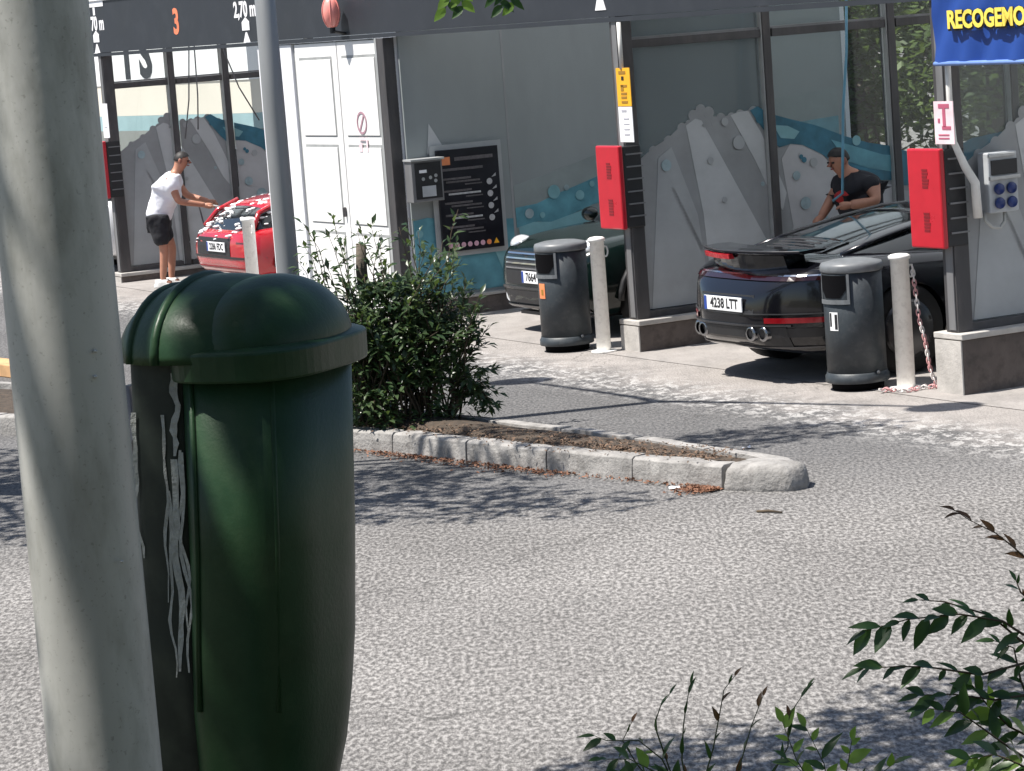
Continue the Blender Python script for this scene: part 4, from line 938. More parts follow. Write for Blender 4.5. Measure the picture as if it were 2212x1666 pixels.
def cab_rings(st):
    out = []
    for (x, zb, w, zt, wt) in st:
        h = zt-zb; half = [(w*.5, zb-.1), (w, zb-.1), (w, zb), (w*.6+wt*.4, zb+h*.45), (wt+.015, zt-.06*min(1, h*3)), (wt-.07, zt-.005), (wt*.4, zt+.018)]
        out.append([(x, y, z) for y, z in half]+[(x, -y, z) for y, z in reversed(half)])
    return out
def bvh_of(o): return BVHTree.FromObject(o, bpy.context.evaluated_depsgraph_get())
def surf(bv, y, z, dx):
    h = bv.ray_cast(Vector((-6*dx, y, z)), Vector((dx, 0, 0))); return h[0].x if h[0] else None
def patch_on(bv, name, mat, parent, y0, y1, z0, z1, dx, off=.008, n=14, zf=None, rows=1):
    """strip that hugs the end of a car; dx=+1 looks at the tail, -1 at the nose"""
    rs = []
    for j in range(rows+1):
        row = []
        for i in range(n+1):
            y = y0+(y1-y0)*i/n; z = z0+(z1-z0)*j/rows+(zf(y) if zf else 0); x = surf(bv, y, z, dx)
            if x is None: x = row[-1][0] if row else -1*dx
            row.append((x-dx*off, y, z))
        rs.append(row)
    inner = [[(p[0]+dx*(off+.02), p[1], p[2]) for p in rs[0]], [(p[0]+dx*(off+.02), p[1], p[2]) for p in rs[-1]]]
    mb = MB(); mb.rings([inner[0]]+rs+[inner[1]], cap=False, closed=False); return mb.build(name, mat, parent, sm=False)
def wheel(parent, x, y, r, w, rimmat='rim_grey', spokes=5):
    wh = MB().lathe([(r*.62, -w/2), (r*.95, -w/2), (r, -w/2+.025), (r, w/2-.025), (r*.95, w/2), (r*.62, w/2)], 36, (x, y, r), 'Y').build('wheel', 'tyre_rubber', parent, sm=True)
    sg = 1 if y > 0 else -1
    MB().lathe([(r*.66, -.02), (r*.64, .0), (r*.55, -.035*1), (r*.1, -.04)], 30, (x, y+sg*(w/2-.01), r), 'Y').build('rim', rimmat, wh, sm=True)
    for k in range(spokes):
        a = 2*PI*k/spokes+.3
        MB().box((x+math.cos(a)*r*.34, y+sg*(w/2+.002), r+math.sin(a)*r*.34), (r*.6, .03, r*.11), 0, -a, 0).build('spoke', 'chrome' if rimmat == 'rim_light' else rimmat, wh, bevel=.006)
    MB().lathe([(r*.12, -.02), (r*.12, .02)], 16, (x, y+sg*(w/2+.004), r), 'Y').build('hub', rimmat, wh)
    return wh
def number_plate(parent, x, z, txt, dx, tilt=0):
    pl = MB().b2(x-dx*.012, x, -.26, .26, z-.055, z+.055).build('number_plate', 'plate_white', parent, bevel=.003)
    sy = 1 if dx > 0 else -1
    MB().b2(x-dx*.0135, x-dx*.0122, sy*.258, sy*.222, z-.053, z+.053).build('plate_band', 'plate_blue', pl)
    text('plate_text', txt, .105, 'ink', pl, (x-dx*.0125, -sy*.02, z), r=(0, -dx, 0), n=(-dx, 0, 0), off=.003, xs=.92)
    return pl

# ---- black sports car, tail towards the camera
sp = thing('sports_car', 'black rear-engined sports car with raised tail wing in the right bay', 'car', L(2.49, .38, .004), RZ)
ST = [(-1.04, .40, .60, .61, .20, .26, .22), (-1.01, .33, .67, .69, .32, .38, .33), (-.95, .29, .735, .765, .46, .53, .48), (-.87, .25, .80, .84, .58, .66, .61), (-.76, .22, .86, .91, .70, .79, .72), (-.60, .20, .90, .955, .82, .89, .79), (-.30, .19, .915, .975, .88, .955, .79),
      (.25, .18, .915, .97, .88, .95, .78), (.9, .17, .86, .9, .86, .91, .80), (1.6, .17, .84, .88, .85, .89, .78), (2.1, .17, .83, .86, .85, .90, .74), (2.45, .18, .80, .83, .85, .91, .68), (2.9, .18, .70, .73, .83, .88, .62), (3.25, .2, .58, .61, .76, .80, .55), (3.42, .24, .48, .50, .6, .68, .5), (3.48, .28, .44, .45, .5, .58, .45)]
ob = subsurf_loft('body', body_rings(ST), 'paint_black', sp, 2, [(0, .335, .375, -1.2, -.62), (0, .335, .375, .62, 1.2), (2.45, .33, .365, -1.2, -.62), (2.45, .33, .365, .62, 1.2)])
bv = bvh_of(ob)
CT = [(-.72, .84, .58, .86, .50), (-.50, .88, .66, .935, .54), (-.2, .90, .73, 1.00, .55), (.3, .90, .76, 1.095, .56), (.8, .90, .78, 1.16, .56), (1.2, .9, .78, 1.18, .55), (1.6, .88, .77, 1.13, .54), (2.0, .86, .75, .97, .60), (2.25, .84, .7, .87, .62)]
oc = subsurf_loft('cabin', cab_rings(CT), 'car_glass', sp)
bvc = bvh_of(oc)
def top_patch(bvx, name, mat, parent, x0, x1, wfun, off=.008, n=12, mres=12):
    rs = []
    for i in range(n+1):
        x = x0+(x1-x0)*i/n; row = []
        for j in range(mres+1):
            y = -wfun(x)+2*wfun(x)*j/mres; h = bvx.ray_cast(Vector((x, y, 3)), Vector((0, 0, -1))); row.append((x, y, (h[0].z if h[0] else .9)+off))
        rs.append(row)
    lo = [(p[0], p[1], p[2]-.03) for p in rs[0]]; hi = [(p[0], p[1], p[2]-.03) for p in rs[-1]]
    return MB().rings([lo]+rs+[hi], cap=False, closed=False).build(name, mat, parent, sm=True)
top_patch(bvc, 'roof', 'paint_black', sp, .62, 1.55, lambda x: .53)
top_patch(bvc, 'engine_lid', 'paint_black', sp, -.66, -.18, lambda x: .48, .012)
for k in range(6): top_patch(bvc, 'lid_vent', 'black_plastic', sp, -.55+.06*k, -.535+.06*k, lambda x: .28, .016, 2, 4)
for sy in (-1, 1):
    MB().tube([(-.35, sy*.62, .93), (.1, sy*.60, 1.03), (.5, sy*.575, 1.10), (.9, sy*.575, 1.15), (1.3, sy*.57, 1.148), (1.65, sy*.585, 1.085), (2.05, sy*.66, .93)], .022, 8).build('roof_rail', 'paint_black', sp, sm=True)
# tail wing
wg = MB(); rs = []
for i in range(17):
    y = -.66+1.32*i/16; bow = .17*(y/.66)**2
    rs.append([(-.945+bow, y, .985), (-.925+bow, y, .998), (-.80+bow, y, 1.005), (-.60+bow*.5, y, 1.0), (-.62+bow*.5, y, .985), (-.91+bow, y, .972)])
wg = wg.rings(rs).build('tail_wing', 'paint_black', sp, sm=False)
MB().rings([[(-.948+.17*(y/.66)**2, y, .935), (-.956+.17*(y/.66)**2, y, .972), (-.92+.17*(y/.66)**2, y, .974), (-.90+.17*(y/.66)**2, y, .935)] for y in [.02+.50*i/6 for i in range(7)]]).build('brake_light', 'lamp_bright', wg)
MB().tube([(-.935+.17*(y/.66)**2, y, .998) for y in [-.66+1.32*i/12 for i in range(13)]], .006, 6).build('wing_lit_edge', 'rim_grey', wg)  # grey bead stands in for the lit upper edge of the black wing
MB().rings([[(-.86+.17*(y/.66)**2, y, .84), (-.90+.17*(y/.66)**2, y, .965), (-.62, y, .975), (-.58, y, .84)] for y in [-.50+1.0*i/10 for i in range(11)]]).build('wing_base', 'paint_black', wg)
# lights, trim
patch_on(bv, 'light_bar', 'lamp_dark', sp, -.84, .84, .785, .815, 1, .012, 30)
patch_on(bv, 'light_bar_glint', 'chrome', sp, -.84, .84, .817, .828, 1, .012, 30)  # chrome strip stands in for the white reflection along the light bar
patch_on(bv, 'bumper_crease', 'rim_grey', sp, -.9, .9, .535, .543, 1, .01, 30)
patch_on(bv, 'plate_recess', 'black_plastic', sp, -.36, .36, .53, .68, 1, .004, 16)
for sy in (-1, 1): patch_on(bv, 'reflector', 'lamp_red', sp, sy*.46, sy*.86, .47, .51, 1, .012, 10)
for sy in (-1, 1): patch_on(bv, 'side_intake', 'black_plastic', sp, sy*.60, sy*.88, .36, .43, 1, .008, 10)
patch_on(bv, 'diffuser', 'black_plastic', sp, -.62, .62, .28, .44, 1, .012, 20, None, 2)
patch_on(bv, 'diffuser_trim', 'rim_grey', sp, -.66, .66, .445, .458, 1, .022, 20)
patch_on(bv, 'skirt_trim', 'rim_grey', sp, -.85, .85, .272, .285, 1, .016, 24)
number_plate(sp, surf(bv, 0, .605, 1)-.004, .605, '4238 LTT', 1)
for sy in (-1, 1):
    ex = MB()
    for k in (0, 1):
        y = sy*(.33+.112*k); xe = surf(bv, y, .42, 1)-.022; q = MB().lathe([(.040, .0), (.058, .0), (.060, .012), (.058, .16)], 18, (xe, y, .39), 'X', cap=False).build('exhaust_tip', 'tip_metal', sp, sm=True)
        MB().lathe([(.056, .03), (.056, .035)], 16, (xe, y, .39), 'X').build('exhaust_bore', 'bin_dark', q)
for x, r in ((0, .345), (2.45, .335)):
    for sy in (-1, 1): wheel(sp, x, sy*.79, r, .28)
MB().b2(-.35, 3.1, -.58, .58, .15, .30).build('underbody', 'black_plastic', sp)
for sy in (-1, 1): MB().ell((1.72, sy*.95, .98), (.07, .11, .07)).build('mirror', 'paint_black', sp, sm=True)
for sy in (-1, 1): MB().b2(.85, 1.0, sy*.905, sy*.925, .70, .72).build('door_handle', 'rim_grey', sp)

# ---- hatchbacks
HB = [(2.02, .30, .70, .72, .56, .66, .58), (1.95, .22, .82, .86, .74, .82, .70), (1.78, .19, .91, .95, .81, .88, .77), (1.3, .19, .96, 1.01, .84, .90, .80), (.9, .19, .98, 1.03, .84, .90, .80), (0, .19, .98, 1.0, .84, .90, .80), (-1.3, .19, 1.0, 1.02, .84, .90, .80), (-1.75, .20, .98, 1.0, .82, .88, .78), (-1.95, .26, .90, .92, .76, .82, .72), (-2.02, .36, .70, .72, .6, .7, .6)]
HC = [(1.15, .96, .70, 1.0, .62), (.85, .97, .76, 1.17, .60), (.45, .98, .79, 1.40, .60), (.05, .98, .80, 1.49, .61), (-.8, .99, .80, 1.50, .61), (-1.4, .99, .79, 1.45, .58), (-1.72, .98, .76, 1.30, .58), (-1.92, .96, .70, 1.02, .62)]
def hatch(label, loc, rz, paint, zs=1.0, xs=1.0, plate_f=None, plate_r=None, front=False, rear=False, name='hatchback_car'):
    t = thing(name, label, 'car', loc, rz)
    hb = [(a*xs, b, b+(c-b)*zs, b+(d-b)*zs, e, f, g) for (a, b, c, d, e, f, g) in HB]; hc = [(a*xs, b*zs, c, d*zs, e) for (a, b, c, d, e) in HC]
    wr = .33; wx = 1.28*xs
    bo = subsurf_loft('body', body_rings(hb), paint, t, 2, [(wx, wr, .375, -1.2, -.60), (wx, wr, .375, .60, 1.2), (-wx, wr, .375, -1.2, -.60), (-wx, wr, .375, .60, 1.2)])
    ca = subsurf_loft('cabin', cab_rings(hc), 'car_glass', t)
    b_ = bvh_of(bo); c_ = bvh_of(ca)
    top_patch(c_, 'roof', paint, t, -1.62*xs, .38*xs, lambda x: .57, .010)
    for sx in (1, -1):
        for sy in (1, -1): wheel(t, sx*wx, sy*.80, wr, .21)
    for sy in (-1, 1):
        for sx in (1, -1):
            pts = [(sx*wx+.395*math.cos(PI*k/14), sy*.895, wr+.395*math.sin(PI*k/14)) for k in range(15)]
            MB().tube(pts, .030, 6).build('arch_trim', 'black_plastic', t, sm=True)
        MB().b2(-wx+.4, wx-.4, sy*.84, sy*.90, .20, .30).build('sill_trim', 'black_plastic', t, bevel=.01)
        MB().ell((.85*xs, sy*.98, 1.05*zs), (.08, .11, .07)).build('mirror', paint, t, sm=True)
        for x in (.5, -.55): MB().b2(x-.09, x+.09, sy*.90, sy*.925, .80*zs, .82*zs).build('door_handle', 'chrome', t)
        MB().tube([(.85*xs, sy*.70, 1.17*zs), (.45*xs, sy*.615, 1.39*zs), (.05*xs, sy*.60, 1.475*zs)], .022, 6).build('pillar', paint, t, sm=True)
        MB().tube([(-1.85*xs, sy*.70, 1.05*zs), (-1.72*xs, sy*.60, 1.28*zs), (-1.45*xs, sy*.59, 1.42*zs)], .03, 6).build('pillar', paint, t, sm=True)
    MB().b2(-1.7*xs, 1.7*xs, -.55, .55, .16, .3).build('underbody', 'black_plastic', t)
    if front:
        patch_on(b_, 'grille', 'black_plastic', t, -.62, .62, .46, .76, -1, .006, 20, None, 3)
        for z in (.60, .645, .69, .735): patch_on(b_, 'grille_bar', 'chrome', t, -.60, .60, z, z+.014, -1, .014, 20)
        patch_on(b_, 'lower_grille', 'black_plastic', t, -.66, .66, .28, .40, -1, .006, 20)
        patch_on(b_, 'bumper_trim', 'rim_grey', t, -.72, .72, .415, .435, -1, .012, 20); patch_on(b_, 'splitter', 'rim_grey', t, -.74, .74, .235, .262, -1, .03, 20)
        for sy in (-1, 1): MB().ell((1.80*xs, sy*.64, .80), (.11, .13, .085)).build('headlight', 'lamp_clear', t, sm=True)
        for sy in (-1, 1): MB().lathe([(.055, -.02), (.058, .02)], 16, (1.955, sy*.64, .34), 'X').build('fog_light', 'lamp_clear', t)
        number_plate(t, surf(b_, 0, .53, -1)+.012, .53, plate_f, -1)
        MB().b2(1.84, 1.94, -.5, .5, .17, .20).build('air_dam', 'black_plastic', t)
    if rear:
        patch_on(b_, 'plate_recess', 'black_plastic', t, -.36, .62, .46, .66, 1, .006, 18, None, 2)
        patch_on(b_, 'bumper_inset', 'red_dark', t, -.74, .74, .26, .33, 1, .01, 20)
        patch_on(b_, 'bumper_trim', 'black_plastic', t, -.86, .86, .43, .455, 1, .008, 20)
        for sy in (-1, 1): patch_on(b_, 'tail_light', 'lamp_red' if paint != 'paint_red' else 'black_plastic', t, sy*.52, sy*.80, .62, .78, 1, .012, 8)
        number_plate(t, surf(b_, 0, .56, 1)-.012, .56, plate_r, 1)
        mb = MB()   # lather on the boot, rear glass and roof
        for k in range(420):
            y = random.uniform(-.70, .70); x = -2.0*xs+1.5*xs*random.random()**1.4
            if noise.noise((x*2.2, y*2.6, 4)) < -.02: continue
            best = None
            for bvx in (b_, c_):
                h = bvx.ray_cast(Vector((x, y, 3)), Vector((0, 0, -1)))
                if h[0] and (best is None or h[0].z > best.z): best = h[0]
            if best is None: continue
            r_ = random.uniform(.010, .042); mb.ell((x, y, best.z-.003), (r_*random.uniform(.8, 1.9), r_, r_*.42), 8, 4)
        mb.build('foam', 'wall_white', t, sm=True, kind='stuff')
    return t
random.seed(3)
hatch('dark green car facing out of the middle bay behind the grey bin', L(-1.70, 2.06, .004), RZ+PI, 'paint_green', zs=.93, plate_f='7664 KDL', front=True)
hatch('red car covered with soap foam in the left bay', L(-9.0, 1.92, .004), RZ, 'paint_red', zs=.73, xs=.98, plate_r='2286 FDC', rear=True)
hatch('white car mostly hidden behind the near lamp post', L(-14.2, 2.2, .004), RZ, 'paint_white_car')

# ================================================================== PEOPLE
def skin_mesh(name, joints, edges, mat, parent, root=0, lv=1, cloth=0):
    me = bpy.data.meshes.new(name); names = list(joints); idx = {n: i for i, n in enumerate(names)}
    me.from_pydata([joints[n][0] for n in names], [(idx[a], idx[b]) for a, b in edges], []); o = bpy.data.objects.new(name, me); col.objects.link(o)
    sk_ = o.modifiers.new('skin', 'SKIN'); sk_.use_smooth_shade = True
    lay = me.skin_vertices[0].data if len(me.skin_vertices) else None
    for i, n in enumerate(names):
        r = joints[n][1]; r = r if isinstance(r, tuple) else (r, r); lay[i].radius = r; lay[i].use_root = (i == root)
    ss = o.modifiers.new('s', 'SUBSURF'); ss.levels = lv+1; ss.render_levels = lv+1
    if cloth:   # one closed, evenly blended garment that hangs clear of the body
        rm = o.modifiers.new('r', 'REMESH'); rm.mode = 'VOXEL'; rm.voxel_size = .014
        sm_ = o.modifiers.new('sm', 'SMOOTH'); sm_.factor = .5; sm_.iterations = 14
        dp = o.modifiers.new('d', 'DISPLACE'); dp.strength = cloth; dp.mid_level = 0
        tx = bpy.data.textures.new(name+'_folds', 'CLOUDS'); tx.noise_scale = .11; d2 = o.modifiers.new('f', 'DISPLACE'); d2.texture = tx; d2.strength = .022; d2.texture_coords = 'LOCAL'
    bake(o); o.data.materials.clear(); o.data.materials.append(MATS[mat]); smooth(o.data); o.parent = parent; o.name = name; return o
def hand(parent, w, d, up, mat, curl=.5, sc=1):
    """palm with five separate bent fingers"""
    d = Vector(d).normalized(); up = Vector(up); lat = d.cross(up).normalized(); up = lat.cross(d)
    w = Vector(w); mb = MB(); mb.tube([w-d*.03, w+d*.01, w+d*.05, w+d*.085], [.024, .032, .036, .030], 10)
    for k, ln in enumerate((.060, .070, .066, .050)):
        b = w+d*.078+lat*(.027-.018*k); m1 = b+(d*.75-up*.5*curl)*ln*.5; m2 = m1+(d*.35-up*.9*curl)*ln*.5
        mb.tube([b-d*.02, b, m1, m2], [.009, .0095, .0085, .006], 7)
    b = w+d*.03+lat*.030; mb.tube([b-lat*.012, b+lat*.022+d*.018, b+lat*.026+d*.05-up*.02], [.011, .011, .007], 7)
    return mb.build('hand', mat, parent, sm=True)
def head_bits(parent, c, f, r, skin, hairmat='hair', cap=0):
    """face looking along f, head centre c, radius r"""
    c = Vector(c); f = Vector(f).normalized(); up = Vector((0, 0, 1)); sd = f.cross(up).normalized(); u2 = sd.cross(f)
    P = lambda a, b, k: c+f*a*r+sd*b*r+u2*k*r
    MB().tube([P(.78, 0, .10), P(1.10, 0, -.16), P(.86, 0, -.22)], [.012, .019, .012], 8).build('nose', skin, parent, sm=True)
    for s_ in (-1, 1):
        MB().ell(P(.80, s_*.36, .06), (.013, .013, .009), 8, 6).build('eye', 'ink', parent, sm=True)
        MB().ell(P(.0, s_*.92, -.08), (.022, .014, .034), 8, 6).build('ear', skin, parent, sm=True)
    MB().ell(P(.86, 0, -.50), (.016, .026, .008), 8, 6).build('mouth', 'lip', parent, sm=True)
    mb = MB(); rs = []
    for i in range(9):   # hair cap leaves the face free
        a = -.15+(PI/2+.15)*i/8; row = []
        for j in range(20):
            b = 2*PI*j/20; fr = math.cos(b); lo = a
            if fr > .2: lo = max(a, .42+.2*fr)
            row.append(tuple(P(math.cos(lo)*math.cos(b)*1.03-.03+.02*math.sin(7*b), math.cos(lo)*math.sin(b)*.97, math.sin(lo)*1.10-.02)))
        rs.append(row)
    mb.rings(rs).build('hair', hairmat, parent, sm=True)

# person 1: white shirt, dark shorts, leaning towards the red car
P1 = Vector((-4.05, 33.25, .004)); pr = thing('person', 'person in white t-shirt and dark shorts leaning towards the red car', 'person', P1)
J = {'pel': ((-.03, 0, .86), .12), 'sp1': ((.03, 0, 1.0), .12), 'sp2': ((.11, 0, 1.15), .13), 'chest': ((.17, 0, 1.26), .125), 'nk': ((.25, 0, 1.37), .055), 'hd0': ((.29, 0, 1.43), .075), 'hd1': ((.325, 0, 1.50), .098), 'hd2': ((.325, 0, 1.57), .085),
     'sl': ((.18, .17, 1.28), .06), 'el': ((.33, .20, 1.06), .045), 'wl': ((.60, .10, .98), .032), 'sr': ((.18, -.17, 1.28), .06), 'er': ((.26, -.20, 1.02), .046), 'wr': ((.57, -.10, .95), .032),
     'hl': ((-.02, .09, .82), .095), 'kl': ((.10, .11, .46), .058), 'al': ((.06, .11, .09), .040), 'fl': ((.15, .11, .04), .035), 'hr': ((-.02, -.09, .82), .095), 'kr': ((.03, -.10, .45), .058), 'ar': ((-.02, -.10, .09), .040), 'fr': ((.09, -.10, .04), .035)}
ED = [('pel', 'sp1'), ('sp1', 'sp2'), ('sp2', 'chest'), ('chest', 'nk'), ('nk', 'hd0'), ('hd0', 'hd1'), ('hd1', 'hd2'), ('chest', 'sl'), ('sl', 'el'), ('el', 'wl'), ('chest', 'sr'), ('sr', 'er'), ('er', 'wr'), ('pel', 'hl'), ('hl', 'kl'), ('kl', 'al'), ('al', 'fl'), ('pel', 'hr'), ('hr', 'kr'), ('kr', 'ar'), ('ar', 'fr')]
skin_mesh('body', J, ED, 'skin', pr)
def inflate(J, keys, k, extra=0, mv=None):
    out = {}
    for n in keys: p, r = J[n]; out[n] = (p, r*k+extra)
    if mv: out.update(mv)
    return out
sh = inflate(J, ['sp1', 'sp2', 'chest', 'sl', 'sr'], 1.16, .02, {'el': ((.255, .195, 1.16), .082), 'er': ((.228, -.195, 1.13), .088), 'hem': ((-.03, 0, .82), .165), 'nk': ((.225, 0, 1.335), .075), 'chest': ((.165, 0, 1.245), .165), 'sp2': ((.105, 0, 1.13), .178), 'sl': ((.185, .16, 1.265), .098), 'sr': ((.185, -.16, 1.265), .098)})
skin_mesh('shirt', sh, [('hem', 'sp1'), ('sp1', 'sp2'), ('sp2', 'chest'), ('chest', 'nk'), ('chest', 'sl'), ('sl', 'el'), ('chest', 'sr'), ('sr', 'er')], 'shirt_white', pr, cloth=.012)
skin_mesh('shorts', {'pel': ((-.03, 0, .84), .135), 'hl': ((-.02, .09, .78), .115), 'kl': ((.06, .115, .52), .098), 'hr': ((-.02, -.09, .78), .115), 'kr': ((.02, -.11, .50), .10)}, [('pel', 'hl'), ('hl', 'kl'), ('pel', 'hr'), ('hr', 'kr')], 'shorts_dark', pr, cloth=.012)
for x, y in ((.03, .11), (-.05, -.10)): MB().rings([sring(x+.05, y, .13, .045, z, 20, 2.5) if z < .05 else sring(x+.02, y, .085, .043, z, 20, 2.3) for z in (0, .02, .045, .06, .10)]).build('shoe', 'shoe_white', pr, sm=True)
head_bits(pr, (.325, 0, 1.50), (.95, -.15, -.25), .098, 'skin_dark')
hand(pr, (.59, .10, .975), (.95, -.1, -.2), (0, 0, 1), 'skin'); hand(pr, (.565, -.10, .945), (.95, .1, -.15), (0, 0, 1), 'skin')
wd = thing('washing_brush', 'long-handled washing brush held over the red car', 'brush', (P1.x+.5, P1.y-.08, .92))
MB().tube([(-.02, 0, .07), (.20, -.02, .01), (.38, -.04, -.05)], .011, 8).build('handle', 'alu_edge', wd, sm=True)
MB().box((.46, -.05, -.08), (.20, .10, .05), 0, .25).build('brush_head', 'black_plastic', wd, bevel=.01)
MB().tube([(-.02, 0, .07), (.02, .06, -.2), (.18, .12, -.5), (.45, .2, -.75), (.8, .3, -.85)], .010, 8).build('hose', 'hose_dark', wd, sm=True)

# person 2: black shirt with red patch, behind the black car
P2 = Vector((3.05, 23.9, .004)); pq = thing('person', 'person in black and red t-shirt scrubbing behind the black sports car', 'person', P2)
J2 = {'pel': ((.10, 0, .88), .14), 'sp1': ((.08, 0, 1.02), .155), 'sp2': ((.05, -.01, 1.16), .165), 'chest': ((.02, -.02, 1.27), .155), 'nk': ((-.06, -.03, 1.37), .06), 'hd0': ((-.10, -.04, 1.41), .078), 'hd1': ((-.115, -.045, 1.475), .10), 'hd2': ((-.10, -.04, 1.54), .088),
      'sl': ((-.09, .15, 1.25), .058), 'el': ((-.20, .06, 1.10), .05), 'wl': ((-.30, -.08, .99), .036), 'sr': ((.13, -.18, 1.28), .058), 'er': ((.17, -.28, 1.11), .055), 'wr': ((-.08, -.30, 1.10), .042),
      'hl': ((.10, .10, .84), .105), 'kl': ((.10, .12, .47), .065), 'al': ((.12, .12, .09), .045), 'fl': ((.02, .12, .04), .04), 'hr': ((.10, -.10, .84), .105), 'kr': ((.10, -.12, .47), .065), 'ar': ((.12, -.12, .09), .045), 'fr': ((.02, -.12, .04), .04)}
skin_mesh('body', J2, ED, 'skin', pq)
sh2 = inflate(J2, ['sp1', 'sp2', 'chest', 'sl', 'sr'], 1.16, .028, {'el': ((-.15, .11, 1.18), .075), 'er': ((.16, -.235, 1.20), .08), 'hem': ((.10, 0, .80), .17), 'nk': ((-.035, -.025, 1.345), .085), 'chest': ((.02, -.02, 1.255), .165)})
skin_mesh('shirt', sh2, [('hem', 'sp1'), ('sp1', 'sp2'), ('sp2', 'chest'), ('chest', 'nk'), ('chest', 'sl'), ('sl', 'el'), ('chest', 'sr'), ('sr', 'er')], 'shirt_black', pq)
MB().ell((-.085, -.10, 1.16), (.09, .105, .06), 16, 10).build('shirt_panel', 'shirt_red', pq, sm=True)
skin_mesh('trousers', {'pel': ((.10, 0, .86), .15), 'hl': ((.10, .10, .80), .12), 'kl': ((.10, .12, .47), .085), 'al': ((.12, .12, .12), .065), 'hr': ((.10, -.10, .80), .12), 'kr': ((.10, -.12, .47), .085), 'ar': ((.12, -.12, .12), .065)}, [('pel', 'hl'), ('hl', 'kl'), ('kl', 'al'), ('pel', 'hr'), ('hr', 'kr'), ('kr', 'ar')], 'shorts_dark', pq, cloth=.012)
head_bits(pq, (-.115, -.045, 1.475), (-.85, -.45, -.3), .10, 'skin_dark')
hand(pq, (-.29, -.07, .995), (-.7, -.45, -.5), (-.3, 0, 1), 'skin'); hand(pq, (-.07, -.30, 1.10), (-1, .05, -.05), (0, 0, 1), 'skin')
for x, y in ((.06, .12), (.06, -.12)): MB().rings([sring(x-.02, y, .13, .045, z, 20, 2.5) if z < .05 else sring(x+.04, y, .085, .043, z, 20, 2.3) for z in (0, .02, .045, .06, .10)]).build('shoe', 'bin_dark', pq, sm=True)
hs = at(1828, -20, 23.72); he = at(1820, 418, 23.62)
tag(MB().tube([tuple(Vector((hs.x, hs.y, 2.92))), tuple(hs.lerp(he, .3)+Vector((.012, 0, 0))), tuple(hs.lerp(he, .6)+Vector((-.008, 0, 0))), tuple(he), tuple(he+Vector((-.08, .05, -.06)))], .012, 8).build('spray_hose', 'hose_blue', sm=True), 'pale blue hose hanging from the ceiling to the person in black', 'hose')
# hanging lines in the left bay
for k, (u0, v0, u1, v1, s_, lab) in enumerate([(412, 125, 400, 300, -11.4, 'thin dark hose hanging left of centre in the left bay'), (422, 125, 428, 280, -11.3, 'second thin hose hanging close beside the first in the left bay'), (468, 110, 560, 260, -10.5, 'slanting hose line near the grey lamp post in the left bay')]):
    d0 = ray(u0, v0); d1 = ray(u1, v1); O = Vector((0, 0, CAMH)); pl = L(s_, 0)
    a = O+d0*((pl-O).dot(E_)/d0.dot(E_)); b = O+d1*((pl-O).dot(E_)/d1.dot(E_))
    tag(MB().tube([tuple(a+Vector((0, 0, .25))), tuple(a.lerp(b, .5)+Vector((.01, 0, -.02))), tuple(b)], .009, 6).build('hanging_hose', 'hose_dark', sm=True), lab, 'hose', 'hoses in the left bay')

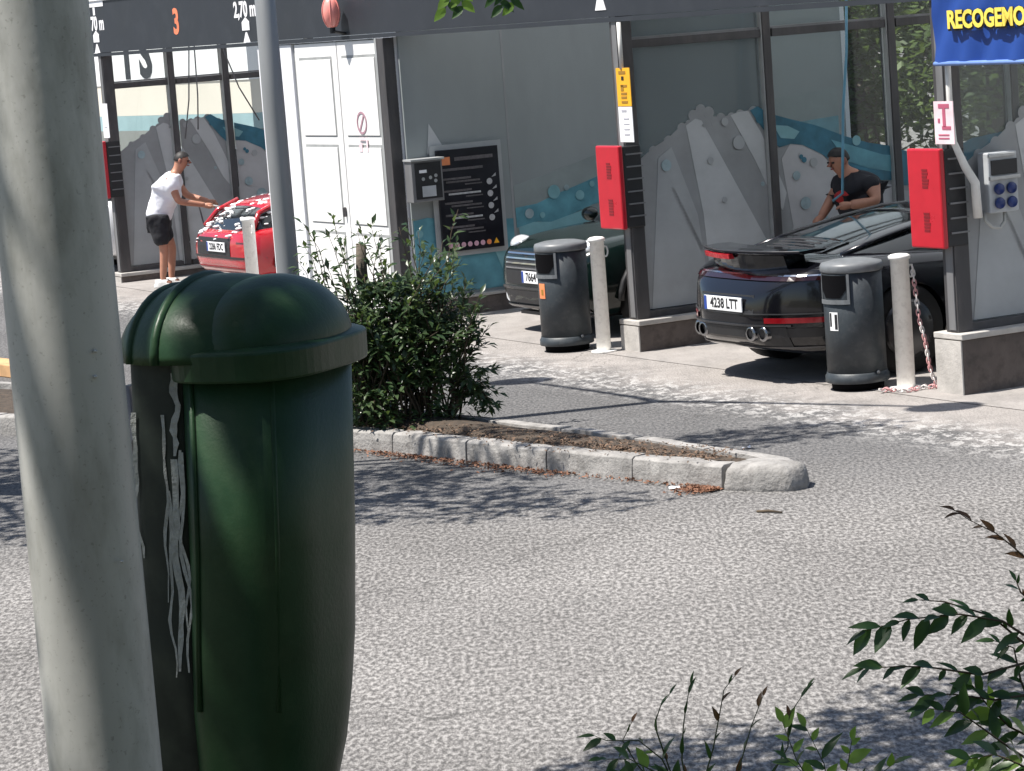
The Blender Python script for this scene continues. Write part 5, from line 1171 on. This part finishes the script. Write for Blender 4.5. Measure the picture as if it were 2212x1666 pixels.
# ================================================================== BACKGROUND
bb = thing('warehouse', 'bright white building with dark lettering seen through the left bay', 'building', (-7.2, 56, 0), R(-58))
MB().b2(-9, 5.2, 0, 8, 0, 1.2).build('base_wall', 'wall_grey', bb)
MB().b2(-9, 5.2, .05, 8, 1.202, 1.50).build('band', 'band_teal', bb)
MB().b2(-9, 5.2, .05, 8, 1.502, 2.12).build('wall', 'wall_cream', bb)
MB().b2(-9, 5.2, .03, 8, 2.122, 5.5).build('sign_band', 'wall_white', bb)
MB().b2(-9.2, 5.4, -.05, 8.2, 5.502, 5.7).build('roof', 'roof_sheet', bb)
for u_, c in ((232, 'I'), (272, '1'), (312, 'S')):
    dq = ray(u_, 140); O = Vector((0, 0, CAMH)); nn = Vector((math.sin(R(-58)), -math.cos(R(-58)), 0)); pq_ = O+dq*((Vector((-7.2, 56, 0))-O).dot(nn)/dq.dot(nn))-Vector((-7.2, 56, 0)); text('lettering', c, 1.25, 'fascia_slate', bb, (pq_.x*math.cos(R(-58))+pq_.y*math.sin(R(-58)), .02, 2.66), r=(1, 0, 0), n=(0, -1, 0), off=.05)
sd = thing('shed', 'plain grey shed wall seen through the foam printed glass', 'building', (3.15, 33.8, 0))
MB().b2(-1.6, .98, 0, 3, 0, 3.4).build('wall', 'shed_grey', sd)
for k in range(13): MB().b2(-1.55+.2*k, -1.52+.2*k, -.015, -.001, .1, 3.35).build('rib', 'shed_grey', sd)
MB().b2(-1.7, 1.08, -.12, 3.1, 3.402, 3.5).build('roof', 'roof_sheet', sd)
# orange-topped far kerb, far left
p = G(-60, 806); q = G(60, 822)
fk = struct(thing('far_kerb', '', '')); del fk['label']; del fk['category']
for i in range(6):
    a = p.lerp(q, -1+i*.5); b = p.lerp(q, -1+(i+1)*.5-.01); mm = (a+b)/2; an = math.atan2((b-a).y, (b-a).x)
    MB().box((mm.x, mm.y+.2, .06), ((b-a).length, .25, .12), an).build('kerb_stone', 'kerb_orange', fk, bevel=.01)

for (u_, v_, lab, sc_) in ((1459, 1057, 'small white paper scrap beside the kerb litter', .05), (1612, 970, 'small pale paper scrap on the lane behind the island', .035)):
    g_ = G(u_, v_); mb = MB(); rs = []
    for i in range(5):
        rs.append([(g_.x+sc_*(i/4-.5)*1.6, g_.y+sc_*(j/3-.5), .004+.028*abs(noise.noise((i*1.3, j*1.7, u_)))+.004) for j in range(4)])
    tag(mb.rings(rs, cap=False, closed=False).build('paper_scrap', 'sign_white'), lab, 'litter')
a_ = G(1635, 1108); b_ = G(1690, 1110)
tag(MB().tube([tuple(a_+Vector((0, 0, .008))), tuple(a_.lerp(b_, .5)+Vector((0, .01, .012))), tuple(b_+Vector((0, 0, .008)))], [.007, .009, .005], 6).build('stick', 'twig', sm=True), 'thin dry stick lying on the asphalt in front of the kerb end', 'stick')
